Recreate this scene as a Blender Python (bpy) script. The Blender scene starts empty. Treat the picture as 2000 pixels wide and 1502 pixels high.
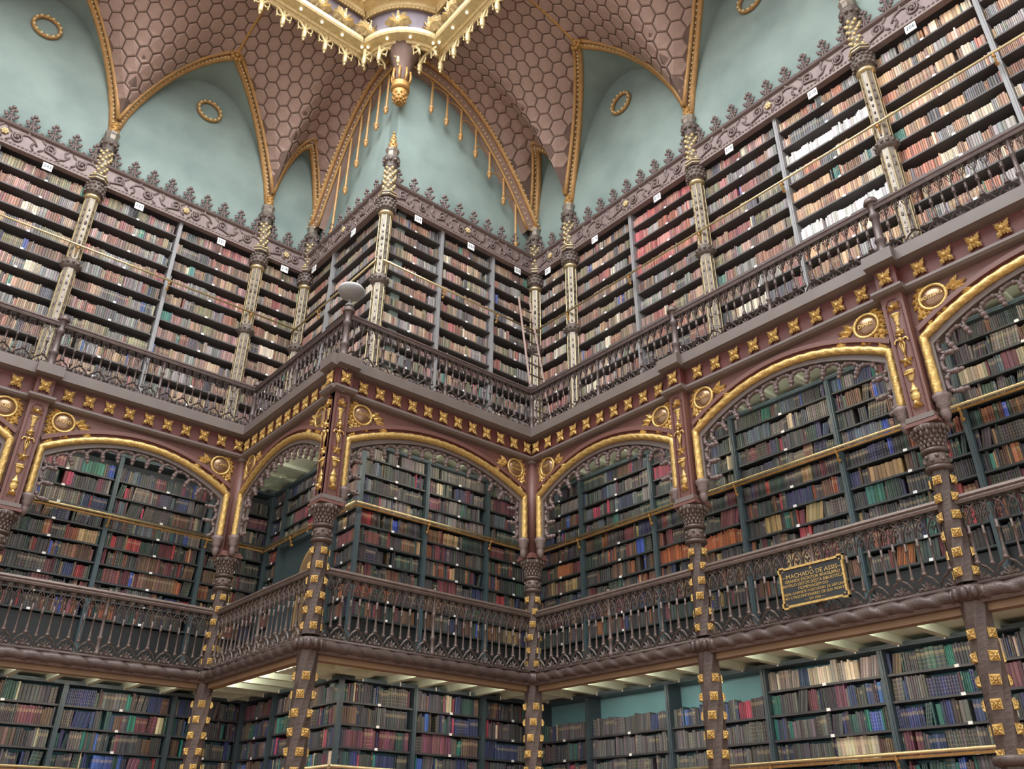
import bpy, math, random
import numpy as np
from mathutils import Matrix, Vector
R = random.Random(7)
PI = math.pi
SC = bpy.context.scene
COL = SC.collection

# ------------------------------------------------------------------ camera, light, exposure
CAM = (-9.2892, -10.4249, 1.6)
YAW, PITCH, ROLL, FPX = 0.7014, 0.5032, 0.0073, 1646.37
cd = bpy.data.cameras.new('camera'); cam = bpy.data.objects.new('camera', cd); COL.objects.link(cam)
cd.sensor_width = 36.0; cd.sensor_fit = 'HORIZONTAL'; cd.lens = FPX / 2000 * 36; cd.clip_end = 200
fw = Vector((math.sin(YAW) * math.cos(PITCH), math.cos(YAW) * math.cos(PITCH), math.sin(PITCH)))
rt = Vector((math.cos(YAW), -math.sin(YAW), 0)); up = rt.cross(fw)
r2 = rt * math.cos(ROLL) + up * math.sin(ROLL); u2 = up * math.cos(ROLL) - rt * math.sin(ROLL)
cam.matrix_world = Matrix(((r2.x, u2.x, -fw.x, CAM[0]), (r2.y, u2.y, -fw.y, CAM[1]), (r2.z, u2.z, -fw.z, CAM[2]), (0, 0, 0, 1)))
SC.camera = cam
wd = bpy.data.worlds.new('world'); SC.world = wd; wd.use_nodes = True
bg = wd.node_tree.nodes['Background']; bg.inputs[0].default_value = (1.0, .985, .97, 1); bg.inputs[1].default_value = 1.05
LAMP = 34.0                 # strip lamps that light the shelves under the galleries
SKY_STRENGTH = 9.0          # daylight through the glass roof over the opening
SC.view_settings.view_transform = 'Standard'; SC.view_settings.look = 'None'
SC.view_settings.exposure = 0.3; SC.view_settings.gamma = 1.0; SC.view_settings.use_curve_mapping = False

# ------------------------------------------------------------------ materials
def lin(c):
    return tuple(((v / 255) / 12.92 if v / 255 <= .04045 else ((v / 255 + .055) / 1.055) ** 2.4) for v in c)
MATS = {}
def mat(name, c, rough=.5, metal=0., var=.25, scale=6., bump=0., bscale=40., c2=None, emit=0., spec=.5):
    m = bpy.data.materials.new(name); m.use_nodes = True; nt = m.node_tree; b = nt.nodes['Principled BSDF']
    b.inputs['Roughness'].default_value = rough; b.inputs['Metallic'].default_value = metal
    b.inputs['Specular IOR Level'].default_value = spec
    a = lin(c); d = lin(c2) if c2 else tuple(v * (1 - var) for v in a)
    tc = nt.nodes.new('ShaderNodeTexCoord'); nz = nt.nodes.new('ShaderNodeTexNoise'); nz.inputs['Scale'].default_value = scale; nz.inputs['Detail'].default_value = 4
    rp = nt.nodes.new('ShaderNodeValToRGB'); rp.color_ramp.elements[0].position = .32; rp.color_ramp.elements[1].position = .68
    rp.color_ramp.elements[0].color = (*d, 1); rp.color_ramp.elements[1].color = (*a, 1)
    L = nt.links.new
    L(tc.outputs['Object'], nz.inputs['Vector']); L(nz.outputs['Fac'], rp.inputs['Fac']); L(rp.outputs['Color'], b.inputs['Base Color'])
    if bump:
        n2 = nt.nodes.new('ShaderNodeTexNoise'); n2.inputs['Scale'].default_value = bscale; n2.inputs['Detail'].default_value = 3
        bp = nt.nodes.new('ShaderNodeBump'); bp.inputs['Strength'].default_value = bump; bp.inputs['Distance'].default_value = .02
        L(tc.outputs['Object'], n2.inputs['Vector']); L(n2.outputs['Fac'], bp.inputs['Height']); L(bp.outputs['Normal'], b.inputs['Normal'])
    if emit:
        b.inputs['Emission Color'].default_value = (*a, 1); b.inputs['Emission Strength'].default_value = emit
    MATS[name] = m
    return m
mat('iron', (104, 88, 84), .42, .25, .3, 9, .25, 60)
mat('iron_dark', (110, 94, 87), .42, .25, .3, 9, .25, 60)
mat('iron_low', (92, 76, 70), .42, .2, .3, 9, .25, 60)
mat('maroon', (116, 78, 70), .5, 0, .15, 3, .05)
mat('red_panel', (100, 50, 44), .55, 0, .25, 4)
mat('taupe', (116, 104, 98), .5, 0, .15, 3)
mat('gold', (222, 184, 112), .36, .55, .35, 30, .35, 50)
mat('gold_dull', (196, 148, 84), .5, .35, .3, 20, .3, 50)
mat('gold_pale', (226, 202, 150), .45, .35, .2, 14, .2, 40)
mat('bronze', (150, 118, 92), .28, .55, .2, 10)
mat('brass', (228, 206, 158), .25, .7, .2, 8)
mat('teal', (144, 160, 153), .75, 0, 0, 1.1, .06, 8, c2=(122, 138, 133))
mat('tile', (166, 136, 122), .6, 0, .15, 5, .15, 30)
mat('tile_joint', (118, 94, 84), .8, 0, .2, 5)
mat('vault_gold', (190, 144, 88), .5, .2, .25, 10, .2, 40)
mat('soffit', (206, 216, 196), .7, 0, .1, 2)
mat('tan_board', (150, 122, 92), .6, 0, .2, 3)
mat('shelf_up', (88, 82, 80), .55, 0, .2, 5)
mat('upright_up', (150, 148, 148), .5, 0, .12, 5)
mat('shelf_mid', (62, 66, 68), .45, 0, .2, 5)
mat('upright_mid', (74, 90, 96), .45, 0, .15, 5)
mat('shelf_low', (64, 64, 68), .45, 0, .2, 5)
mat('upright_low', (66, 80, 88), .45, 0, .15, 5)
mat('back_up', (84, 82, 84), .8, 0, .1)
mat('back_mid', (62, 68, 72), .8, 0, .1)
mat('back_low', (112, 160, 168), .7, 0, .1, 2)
mat('card', (250, 250, 250), .6, 0, .02)
mat('ink', (70, 70, 78), .7, 0, .02)
mat('column', (150, 138, 124), .38, .3, .3, 8, .3, 50)
mat('column_dark', (116, 102, 94), .45, .2, .35, 16, .5, 45)
mat('frieze', (142, 122, 118), .5, .1, .2, 7, .3, 40)
mat('frieze_dark', (122, 104, 100), .5, .1, .2, 7, .3, 40)
mat('lantern_dark', (120, 108, 116), .6, 0, .2, 4)
mat('wood', (196, 164, 112), .5, 0, .2, 4)
mat('wood_ladder', (150, 118, 104), .5, 0, .2, 6)
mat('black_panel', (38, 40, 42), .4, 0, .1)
mat('white_enamel', (225, 222, 218), .4, 0, .05)
mat('grey_enamel', (140, 138, 136), .45, 0, .05)
mat('floor_wood', (150, 112, 88), .5, 0, .2, 2)
mat('bulb', (255, 246, 220), .2, 0, .02, emit=.7)
def glass_roof():
    m = bpy.data.materials.new('skylight_glass'); m.use_nodes = True; nt = m.node_tree
    nt.nodes.remove(nt.nodes['Principled BSDF']); e = nt.nodes.new('ShaderNodeEmission')
    e.inputs[0].default_value = (.93, .97, 1.0, 1); e.inputs[1].default_value = SKY_STRENGTH
    nt.links.new(e.outputs[0], nt.nodes['Material Output'].inputs[0]); MATS['skylight_glass'] = m
glass_roof()
def book_mat():
    m = bpy.data.materials.new('book_cloth'); m.use_nodes = True; nt = m.node_tree; b = nt.nodes['Principled BSDF']; L = nt.links.new
    N = nt.nodes.new
    a = N('ShaderNodeAttribute'); a.attribute_name = 'Col'; v = N('ShaderNodeAttribute'); v.attribute_name = 'bv'
    def mth(op, x, y):
        n = N('ShaderNodeMath'); n.operation = op
        for i, q in enumerate((x, y)):
            if isinstance(q, (int, float)): n.inputs[i].default_value = q
            elif q is not None: L(q, n.inputs[i])
        return n.outputs[0]
    fac = v.outputs['Fac']; sty = a.outputs['Alpha']
    band = mth('LESS_THAN', mth('FRACT', mth('MULTIPLY', fac, 5.5), None), .13)
    band = mth('MULTIPLY', band, mth('GREATER_THAN', sty, .62))
    band = mth('MULTIPLY', band, mth('LESS_THAN', sty, .8))
    lab = mth('MULTIPLY', mth('GREATER_THAN', fac, .62), mth('LESS_THAN', fac, .8))
    lab = mth('MULTIPLY', lab, mth('GREATER_THAN', sty, .74))
    mx = N('ShaderNodeMix'); mx.data_type = 'RGBA'; L(mth('MULTIPLY', band, .32), mx.inputs['Factor']); L(a.outputs['Color'], mx.inputs['A']); mx.inputs['B'].default_value = (*lin((214, 178, 116)), 1)
    m2 = N('ShaderNodeMix'); m2.data_type = 'RGBA'; L(mth('MULTIPLY', lab, .3), m2.inputs['Factor']); L(mx.outputs['Result'], m2.inputs['A']); m2.inputs['B'].default_value = (*lin((196, 176, 140)), 1)
    tc = N('ShaderNodeTexCoord'); nz = N('ShaderNodeTexNoise'); nz.inputs['Scale'].default_value = 45; L(tc.outputs['Object'], nz.inputs['Vector'])
    hs = N('ShaderNodeHueSaturation'); L(m2.outputs['Result'], hs.inputs['Color']); L(mth('ADD', mth('MULTIPLY', nz.outputs['Fac'], .5), .75), hs.inputs['Value'])
    L(hs.outputs['Color'], b.inputs['Base Color']); b.inputs['Roughness'].default_value = .5
    MATS['book_cloth'] = m
book_mat()

# ------------------------------------------------------------------ mesh helpers
class M:
    def __init__(s): s.v = []; s.f = []
    def add(s, vs, fs):
        o = len(s.v); s.v += [tuple(p) for p in vs]; s.f += [tuple(i + o for i in f) for f in fs]; return s
    def box(s, x0, x1, y0, y1, z0, z1):
        return s.add([(x0, y0, z0), (x1, y0, z0), (x1, y1, z0), (x0, y1, z0), (x0, y0, z1), (x1, y0, z1), (x1, y1, z1), (x0, y1, z1)],
                     [(0, 3, 2, 1), (4, 5, 6, 7), (0, 1, 5, 4), (1, 2, 6, 5), (2, 3, 7, 6), (3, 0, 4, 7)])
    def lathe(s, prof, n=8, cx=0, cy=0, ph=0., sy=1.):
        vs = []; fs = []
        for r, z in prof:
            for k in range(n):
                a = ph + 2 * PI * k / n; vs.append((cx + r * math.sin(a), cy - r * math.cos(a) * sy, z))
        for i in range(len(prof) - 1):
            for k in range(n):
                k2 = (k + 1) % n; fs.append((i * n + k, i * n + k2, (i + 1) * n + k2, (i + 1) * n + k))
        fs.append(tuple(range(n - 1, -1, -1))); fs.append(tuple((len(prof) - 1) * n + k for k in range(n)))
        return s.add(vs, fs)
    def tube(s, pts, r, n=6, closed=False, rf=None):
        P = [Vector(p) for p in pts]; vs = []; fs = []; m = len(P)
        for i, p in enumerate(P):
            a = P[(i - 1) % m] if (closed or i > 0) else P[0]; b = P[(i + 1) % m] if (closed or i < m - 1) else P[-1]
            t = (b - a).normalized(); ref = Vector((0, 1, 0)) if abs(t.y) < .9 else Vector((0, 0, 1))
            u = t.cross(ref).normalized(); w = u.cross(t)
            for k in range(n):
                an = 2 * PI * k / n; rr = (r[i] if isinstance(r, (list, tuple)) else r)
                if rf: rr *= rf(i, an)
                vs.append(p + u * rr * math.cos(an) + w * rr * math.sin(an))
        for i in range(m if closed else m - 1):
            j = (i + 1) % m
            for k in range(n):
                k2 = (k + 1) % n; fs.append((i * n + k, i * n + k2, j * n + k2, j * n + k))
        if not closed:
            fs.append(tuple(range(n - 1, -1, -1))); fs.append(tuple((m - 1) * n + k for k in range(n)))
        return s.add(vs, fs)
    def ext(s, poly, y0, y1):          # front-view polygon (x, z) extruded from y0 to y1
        n = len(poly); vs = [(x, y0, z) for x, z in poly] + [(x, y1, z) for x, z in poly]
        fs = [tuple(range(n)), tuple(range(2 * n - 1, n - 1, -1))] + [(i, i + n, (i + 1) % n + n, (i + 1) % n) for i in range(n)]
        return s.add(vs, fs)
    def prof(s, poly, x0, x1):          # side profile (y, z) run along x
        n = len(poly); vs = [(x0, y, z) for y, z in poly] + [(x1, y, z) for y, z in poly]
        return s.add(vs, [tuple(range(n)), tuple(range(2 * n - 1, n - 1, -1))] + [(i, i + n, (i + 1) % n + n, (i + 1) % n) for i in range(n)])
    def ball(s, c, r, n=6, m=4, sx=1, sy=1, sz=1):
        pr = [(math.sin(PI * i / m), -math.cos(PI * i / m)) for i in range(m + 1)]
        vs = []; fs = []
        for rr, z in pr[1:-1]:
            for k in range(n): vs.append((c[0] + r * sx * rr * math.cos(2 * PI * k / n), c[1] + r * sy * rr * math.sin(2 * PI * k / n), c[2] + r * sz * z))
        b = len(vs); vs += [(c[0], c[1], c[2] - r * sz), (c[0], c[1], c[2] + r * sz)]
        for i in range(m - 2):
            for k in range(n): fs.append((i * n + k, i * n + (k + 1) % n, (i + 1) * n + (k + 1) % n, (i + 1) * n + k))
        for k in range(n): fs.append((b, (k + 1) % n, k)); fs.append((b + 1, (m - 2) * n + k, (m - 2) * n + (k + 1) % n))
        return s.add(vs, fs)
    def leaf(s, x, z, ang, ln, wd, y=0., th=.02, curl=.02):   # pointed lobed leaf lying in the front plane, domed toward the viewer
        ca, sa = math.cos(ang), math.sin(ang)
        T = [(0, .25), (.25, .9), (.4, .55), (.62, .8), (.75, .4), (1, 0)]
        vs = [(x + ca * t * ln, y - th - curl * math.sin(PI * t), z + sa * t * ln) for t, _ in T]
        L_ = [(x + ca * t * ln - sa * w * wd, y, z + sa * t * ln + ca * w * wd) for t, w in T]; R_ = [(x + ca * t * ln + sa * w * wd, y, z + sa * t * ln - ca * w * wd) for t, w in T]
        n = len(T); fs = []
        for i in range(n - 1): fs += [(i, i + 1, n + i + 1, n + i), (i + 1, i, 2 * n + i, 2 * n + i + 1)]
        return s.add(vs + L_ + R_, fs)
    def mesh(s, name, m, smooth=False):
        me = bpy.data.meshes.new(name); me.from_pydata(s.v, [], s.f); me.materials.append(MATS[m])
        if smooth: me.polygons.foreach_set('use_smooth', [True] * len(me.polygons))
        me.update(); return me

def link(name, data, parent=None, loc=(0, 0, 0), rot=None, scale=None):
    o = bpy.data.objects.new(name, data); COL.objects.link(o)
    if parent: o.parent = parent
    o.location = loc
    if rot: o.rotation_euler = rot
    if scale: o.scale = scale
    return o
def part(name, mb, m, parent, loc=(0, 0, 0), smooth=False, rot=None, scale=None, label=None):
    o = link(name, mb.mesh(name, m, smooth) if isinstance(mb, M) else mb, parent, loc, rot, scale)
    if label: o['label'] = label
    return o
B_, C_ = 3.33, 3.9565           # lengths of the two short fronts of the projecting block
BAY = 3.43
FR = {'A': (0., (0., B_)), 'C': (0., (0., 0.)), 'B': (-PI / 2, (-C_, 0.)), 'D': (-PI / 2, (0., 0.))}
def wpos(w, s, y, z):
    a, o = FR[w]; c, n = math.cos(a), math.sin(a)
    return (o[0] + c * s - n * y, o[1] + n * s + c * y, z)
def tag(o, label, cat, group=None, kind=None):
    if label: o['label'] = label
    if cat: o['category'] = cat
    if group: o['group'] = group
    if kind: o['kind'] = kind
    return o
def thing(name, w, s, y, z, label, cat, group=None):
    o = link(name, None, None, wpos(w, s, y, z)); o.rotation_euler = (0, 0, FR[w][0]); o.empty_display_size = .1
    return tag(o, label, cat, group)
def struct(name, mb, m, w='C', s=0, y=0, z=0, label=None, smooth=False):
    o = link(name, mb.mesh(name, m, smooth), None, wpos(w, s, y, z)); o.rotation_euler = (0, 0, FR[w][0])
    return tag(o, label, None, None, 'structure')
TXT = {}
def text_mesh(t, size, m, th=.003):
    k = (t, size, m)
    if k not in TXT:
        cu = bpy.data.curves.new('lettering', 'FONT'); cu.body = t; cu.size = size; cu.align_x = 'CENTER'; cu.align_y = 'CENTER'; cu.extrude = th; cu.resolution_u = 2
        o = bpy.data.objects.new('lettering', cu); COL.objects.link(o)
        me = bpy.data.meshes.new_from_object(o.evaluated_get(bpy.context.evaluated_depsgraph_get()))
        bpy.data.objects.remove(o); bpy.data.curves.remove(cu)
        me.transform(Matrix.Rotation(PI / 2, 4, 'X')); me.materials.clear(); me.materials.append(MATS[m]); TXT[k] = me
    return TXT[k]
ORD = ['first', 'second', 'third', 'fourth', 'fifth', 'sixth', 'seventh', 'eighth', 'ninth', 'tenth', 'eleventh', 'twelfth']
WALL = {'A': 'left wall', 'B': 'left face of the projecting corner', 'C': 'right face of the projecting corner', 'D': 'right wall'}
WSIDE = {'A': 'left', 'B': 'corner_left', 'C': 'corner_right', 'D': 'right'}
# shelf runs: wall -> (s from, s to) at the shelf plane, and front bays (s0, s1)
G = 1.2
RUN = {'A': (-10.9, -C_ + G), 'B': (-B_ - G, -G), 'C': (-C_ + G, G), 'D': (-G, 10.35)}
BAYS = [('A', -C_ - 2 * BAY, -C_ - BAY), ('A', -C_ - BAY, -C_), ('B', -B_, 0), ('C', -C_, 0), ('D', 0, BAY), ('D', BAY, 2 * BAY), ('D', 2 * BAY, 3 * BAY)]
BAYNAME = ['at the far left', 'left of the inner left corner', 'on the projecting corner left face', 'on the projecting corner right face',
           'right of the inner right corner', 'in the middle of the right wall', 'at the far right']
# piers: (wall frame, s, kind, phrase)
PIERS = [('A', -C_ - BAY, 'flat', 'at the left edge'), ('A', -C_, 'inner', 'in the inner left corner'), ('C', -C_, 'outer', 'at the projecting corner'),
         ('D', 0, 'inner', 'in the inner right corner'), ('D', BAY, 'flat', 'left of the black plaque'), ('D', 2 * BAY, 'flat', 'right of the black plaque')]

# ------------------------------------------------------------------ room shell
struct('floor', M().box(-24, 4, -24, 8, -.1, 0), 'floor_wood', label='wooden reading room floor')
WTOP = 17.6
for w in 'ABCD':
    a, b = RUN[w]
    y0 = G + .02 if w in 'AD' else G + .1
    a2, b2 = a, b
    if w == 'A': b2 = b + .4
    if w == 'D': a2 = a - .4
    if w == 'C': a2 = a + .1
    if w == 'B': b2 = b - .104
    WL = struct('wall_' + WSIDE[w], M().box(a2, b2, y0, y0 + .35, 13.06, WTOP).box(a2, b2, G + .31, G + .5, 0, 13.06), 'teal', w, label='teal plastered ' + WALL[w])
    FR_W = globals().setdefault('WALLOBJ', {}); FR_W[w] = WL
# gallery floors with pale painted joists below
def gallery(w, z0, z1, level):
    a, b = RUN[w]; e = {'A': 0, 'B': .003, 'C': .006, 'D': .009}[w]; z0 += e; z1 -= e      # no coplanar overlaps at the corners
    fs = {'A': (a, -C_), 'B': (-B_ - G, 0), 'C': (-C_, G), 'D': (0, 10.35)}[w]
    lo, hi = min(a, fs[0]), max(b, fs[1])
    if w == 'B': lo, hi = -B_ - G, 0
    if w == 'C': lo, hi = -C_ + .02, G
    d = struct('floor_gallery_' + WSIDE[w], M().box(lo, hi, .02, G + .4, z0, z1), 'soffit', w, label=f'pale {level} gallery floor along the {WALL[w]}')
    n = int((hi - lo) / .56)
    jm = M().box(-.045, .045, .24, G + .3, z0 - (.1 if level == 'first' else .07), z0).mesh('joist', 'soffit')
    for i in range(n):
        part('joist', jm, None, d, (lo + (i + .5) * (hi - lo) / n, 0, 0))
    s0, s1 = {'A': (a, -C_), 'B': (-B_, 0), 'C': (-C_, 0), 'D': (0, 10.35)}[w]
    if level == 'first':
        part('fascia_board', M().box(s0, s1, .0, .13, 3.76, 3.88), 'tan_board', d)
    else:
        part('fascia_board', M().box(s0, s1, .02, .12, 7.72, 8.2), 'maroon', d)
    return d
for w in 'ABCD':
    gallery(w, 3.9, 4.02, 'first'); gallery(w, 7.74, 8.24, 'second')

# ------------------------------------------------------------------ bookcases
DIV = {'A': [-10.82, -9.1, -7.39, -5.68, -3.96, RUN['A'][1]], 'B': [RUN['B'][0], -3.33, -1.2], 'C': [RUN['C'][0], -1.41, -.04, RUN['C'][1]],
       'D': [-1.2, 0., 1.71, 3.43, 5.15, 6.86, 8.58, 10.29]}
LEVELS = [('ground floor', 'low', 0.0, 3.84, [3.50 - .31 * k for k in range(11)], .3),
          ('first gallery', 'mid', 4.03, 7.68, [7.42 - .2955 * k for k in range(12)], .29),
          ('second gallery', 'up', 8.25, 13.1, [12.6 - .4 * k for k in range(11)], .275)]
DOOR = (-3.96, -1.95, 6.5)       # s0, s1, top of the doorway behind the left arch
BOOKS = []                      # (wall, level, compartment, shelf index, row index, s, width, depth y, z, height, tilt, colour, style, colour name)
def pal(txt):
    out = []
    for e in txt.split(';'):
        n, c, w = e.split(':'); out.append((n.strip(), tuple(int(v) for v in c.split(',')), float(w)))
    return out
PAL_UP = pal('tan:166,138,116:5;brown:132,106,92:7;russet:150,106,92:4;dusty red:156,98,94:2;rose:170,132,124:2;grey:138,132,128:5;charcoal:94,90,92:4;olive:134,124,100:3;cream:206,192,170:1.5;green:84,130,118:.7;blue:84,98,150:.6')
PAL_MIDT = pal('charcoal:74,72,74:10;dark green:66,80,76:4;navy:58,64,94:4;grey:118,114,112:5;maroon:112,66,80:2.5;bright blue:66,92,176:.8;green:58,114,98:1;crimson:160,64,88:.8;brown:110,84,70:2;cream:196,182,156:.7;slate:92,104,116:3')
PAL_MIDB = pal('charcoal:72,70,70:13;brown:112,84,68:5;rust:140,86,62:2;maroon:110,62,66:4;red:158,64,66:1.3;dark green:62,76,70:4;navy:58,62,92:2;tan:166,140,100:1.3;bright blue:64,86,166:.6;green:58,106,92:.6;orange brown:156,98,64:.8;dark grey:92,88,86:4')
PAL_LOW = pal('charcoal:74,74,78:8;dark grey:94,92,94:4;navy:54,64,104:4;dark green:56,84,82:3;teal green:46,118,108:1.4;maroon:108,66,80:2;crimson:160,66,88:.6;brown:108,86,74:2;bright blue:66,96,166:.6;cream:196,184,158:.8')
def pick(p):
    t = R.random() * sum(e[2] for e in p)
    for e in p:
        t -= e[2]
        if t <= 0: return e
    return p[0]
QUIET = ('charcoal', 'dark grey', 'grey', 'brown', 'tan', 'russet', 'dark green', 'navy', 'rose', 'dusty red', 'slate', 'orange brown', 'maroon', 'olive', 'cream')
def fill(w, lv, ci, si, s0, s1, z, gap, p, special=None):
    s = s0 + .004; row = 0
    while s < s1 - .02:
        e = pick(p) if special is None else special
        run = max(1, int(R.expovariate(1 / 2.2)))
        if e[0] in QUIET and R.random() < (.22 if lv == 2 else .1): run = R.randint(5, 12)
        bw = R.uniform(.018, .038) if R.random() < .85 else R.uniform(.04, .058)
        bh = gap * R.uniform(.72, .93); sty = R.random(); bd = R.uniform(.0, .02)
        tilt = 0.
        if lv != 2 and run >= 3 and R.random() < .16: tilt = R.uniform(.05, .2)
        for k in range(run):
            wd = bw * R.uniform(.85, 1.15)
            if s + wd + tilt * bh > s1 - .006: s = s1; break
            j = R.uniform(.74, 1.18); col = tuple(min(255, max(0, c * j + R.uniform(-7, 7))) for c in e[1])
            BOOKS.append((w, lv, ci, si, row, s, wd, G + .03 + bd + R.uniform(0, .008), z, bh * R.uniform(.96, 1.03), tilt, col, sty, e[0]))
            s += wd + .0012; row += 1
        if tilt: s += tilt * bh * .6
        if R.random() < .02: s += R.uniform(.02, .09)
TAGM = M().box(-.026, .026, -.006, 0, -.014, .022).mesh('shelf_tag', 'card')
CASES = {}
CLIPM = M().box(-.009, .009, -.012, 0, -.03, .03).mesh('clip', 'card')
for lv, (lname, key, zb, zt, zs, gap) in enumerate(LEVELS):
    for w in 'ABCD':
        dv = DIV[w]
        if w == 'B' and lv == 1: dv = [dv[0], DOOR[0], DOOR[1], dv[-1]]
        for ci in range(len(dv) - 1):
            s0, s1 = dv[ci], dv[ci + 1]; L = s1 - s0
            t = thing('bookcase', w, s0, G, zb, f'{ORD[ci]} bookcase from the left on the {lname}, {WALL[w]}', 'bookcase', 'bookcases of the ' + lname)
            CASES[(w, lv, ci)] = t
            skip_top = (lv == 0 and w == 'D' and ci in (0, 1, 2))
            z_list = [z - (.21 if (w == 'A' and lv == 1) else 0) for z in zs if z > zb + .1]
            if skip_top: z_list = z_list[1:]
            if lv == 1:
                z_list = [z for z in z_list if z > 4.62]
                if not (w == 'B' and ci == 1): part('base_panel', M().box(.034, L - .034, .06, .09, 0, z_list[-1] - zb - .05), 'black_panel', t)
            door = (w == 'B' and lv == 1 and ci == 1)
            if door: z_list = [z for z in z_list if z > DOOR[2] - .1]
            zlo = DOOR[2] if door else zb
            um = M().box(-.035, .035, -.03, .3, zb - zb, zt - zb)
            um.box(-.012, .012, -.04, -.03, 0, zt - zb)
            pm = M().box(-.035, .035, -.035, .03, 0, zt - zb)
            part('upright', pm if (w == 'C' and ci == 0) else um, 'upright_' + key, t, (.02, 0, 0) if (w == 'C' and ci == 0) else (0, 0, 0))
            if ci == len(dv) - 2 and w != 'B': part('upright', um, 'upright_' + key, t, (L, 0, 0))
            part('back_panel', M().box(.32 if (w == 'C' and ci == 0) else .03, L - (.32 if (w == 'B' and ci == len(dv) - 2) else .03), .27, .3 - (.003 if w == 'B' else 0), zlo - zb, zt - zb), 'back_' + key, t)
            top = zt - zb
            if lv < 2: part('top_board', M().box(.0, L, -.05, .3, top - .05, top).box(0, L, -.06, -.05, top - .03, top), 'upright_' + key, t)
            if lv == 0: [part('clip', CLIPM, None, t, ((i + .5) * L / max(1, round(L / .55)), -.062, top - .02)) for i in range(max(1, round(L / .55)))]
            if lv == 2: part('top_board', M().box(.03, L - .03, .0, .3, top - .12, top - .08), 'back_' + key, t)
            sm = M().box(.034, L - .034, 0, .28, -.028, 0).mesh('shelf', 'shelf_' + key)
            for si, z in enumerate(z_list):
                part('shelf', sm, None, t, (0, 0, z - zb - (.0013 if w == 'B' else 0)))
                if not (lv == 2 and w == 'B'): part('shelf_tag', TAGM, None, t, (L * .52, 0, z - zb - .012))
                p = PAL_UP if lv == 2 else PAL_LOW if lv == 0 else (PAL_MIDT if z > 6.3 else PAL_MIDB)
                sp = None
                if lv == 2 and w == 'D':
                    if (ci == 4 and si in (2, 6)) or (ci == 5 and si == 9): sp = ('white', (236, 230, 226), 1)  # bleaching by strong light is put into the white of these rows
                    elif ci == 2 and si < 4: p = pal('dusty red:176,96,94:6;rose:190,132,124:4;russet:164,104,86:3;grey:150,140,136:2')
                    elif ci > 3: p = pal('tan:196,156,124:6;brown:150,112,90:5;cream:222,204,176:3;russet:176,116,92:3;grey:152,146,142:4;charcoal:104,100,102:2;green:88,134,122:1')
                if lv == 0 and w == 'D' and ci in (1, 2) and si in (1, 2): sp = ('dark grey', (100, 100, 102), 1)
                if lv == 0 and w == 'D' and ci == 1 and si == 0: p = pal('dark grey:88,88,92:5;navy:60,76,116:1')
                if lv == 0 and w == 'D' and ci == 3 and si == 0: p = pal('cream:204,192,174:4;grey:150,140,136:4;navy:54,74,110:1')
                if lv == 1 and w == 'C' and si == 0: sp = ('grey', (122, 120, 116), 1)
                if lv == 1 and w == 'D' and ci == 2 and si == 6: sp = ('orange brown', (170, 96, 60), 1)
                fill(w, lv, ci, si, s0 + .036, s1 - .036, z + .001, gap, p, sp)
# the doorway behind the left arch: dark green reveal and an arched wooden door
DW = DOOR[1] - DOOR[0]
dj = M().box(-.02, .04, -.02, .3, 0, 2.45).box(DW - .04, DW + .02, -.02, .3, 0, 2.45).box(.04, DW - .04, -.02, .3, 2.4, 2.46).box(.04, DW - .04, .1, .14, 0, 2.4)
dr = struct('door_1', dj, 'upright_mid', 'B', DOOR[0], G, 4.03, label='dark green panelled doorway with an arched wooden door')
for nm_, rr, y_, m_ in (('door_leaf', .5, .07, 'wood'), ('door_panel', .42, .055, 'tan_board')):
    arc = [(1.27 - rr, 0)] + [(1.27 - rr * math.cos(PI * i / 16), 1.72 + rr * math.sin(PI * i / 16)) for i in range(17)] + [(1.27 + rr, 0)]
    part(nm_, M().ext(arc[::-1], y_, .1), m_, dr)
# ---- books: the 300 that show largest stand alone, the others are one mass
NB = len(BOOKS)
def proj(p):
    d = np.asarray(p) - np.array(CAM); z = d @ np.array(fw)
    return 1000 + FPX * (d @ np.array(r2)) / z, 751 - FPX * (d @ np.array(u2)) / z
score = []
pier_xy = [wpos(w, s, 0, 0)[:2] for w, s, _, _ in PIERS]
for i, b in enumerate(BOOKS):
    w, s, wd, y, z, h = b[0], b[5], b[6], b[7], b[8], b[9]
    P = np.array([wpos(w, s, y, z), wpos(w, s + wd, y, z), wpos(w, s, y, z + h)])
    x, yy = proj(P)
    if min(x) < 8 or max(x) > 1992 or min(yy) < 8 or max(yy) > 1496: continue
    area = abs((x[1] - x[0]) * (yy[2] - yy[0]) - (x[2] - x[0]) * (yy[1] - yy[0]))
    lv = b[1]
    if (lv == 1 and (z < 5.3 or z > 7.0)) or (lv == 2 and z < 9.75) or (lv == 0 and z > 3.56): continue
    q = np.array(wpos(w, s, y, 0)[:2]); c = np.array(CAM[:2]); d = q - c; hit = False
    for pp in pier_xy:
        v = np.array(pp) - c; t_ = v @ d / (d @ d)
        if 0 < t_ < 1 and np.hypot(*(v - t_ * d)) < .2: hit = True
    if not hit: score.append((area, i))
score.sort(reverse=True); SOLO = set(i for _, i in score[:300])
def book_pts(b, local=False):
    w, s, wd, y, z, h, tilt = b[0], b[5], b[6], b[7], b[8], b[9], b[10]
    d = .17
    X = [(0, d), (0, .007), (.22 * wd, 0), (.78 * wd, 0), (wd, .007), (wd, d)]
    out = []
    for k, zz in ((0, 0), (1, h)):
        for x, yy in X: out.append((x + tilt * zz, yy, zz))
    if local: return out
    return [wpos(w, s + x, y + yy, z + zz) for x, yy, zz in out]
BF = [(0, 1, 7, 6), (1, 2, 8, 7), (2, 3, 9, 8), (3, 4, 10, 9), (4, 5, 11, 10), (6, 7, 8, 9, 10, 11)]
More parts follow.
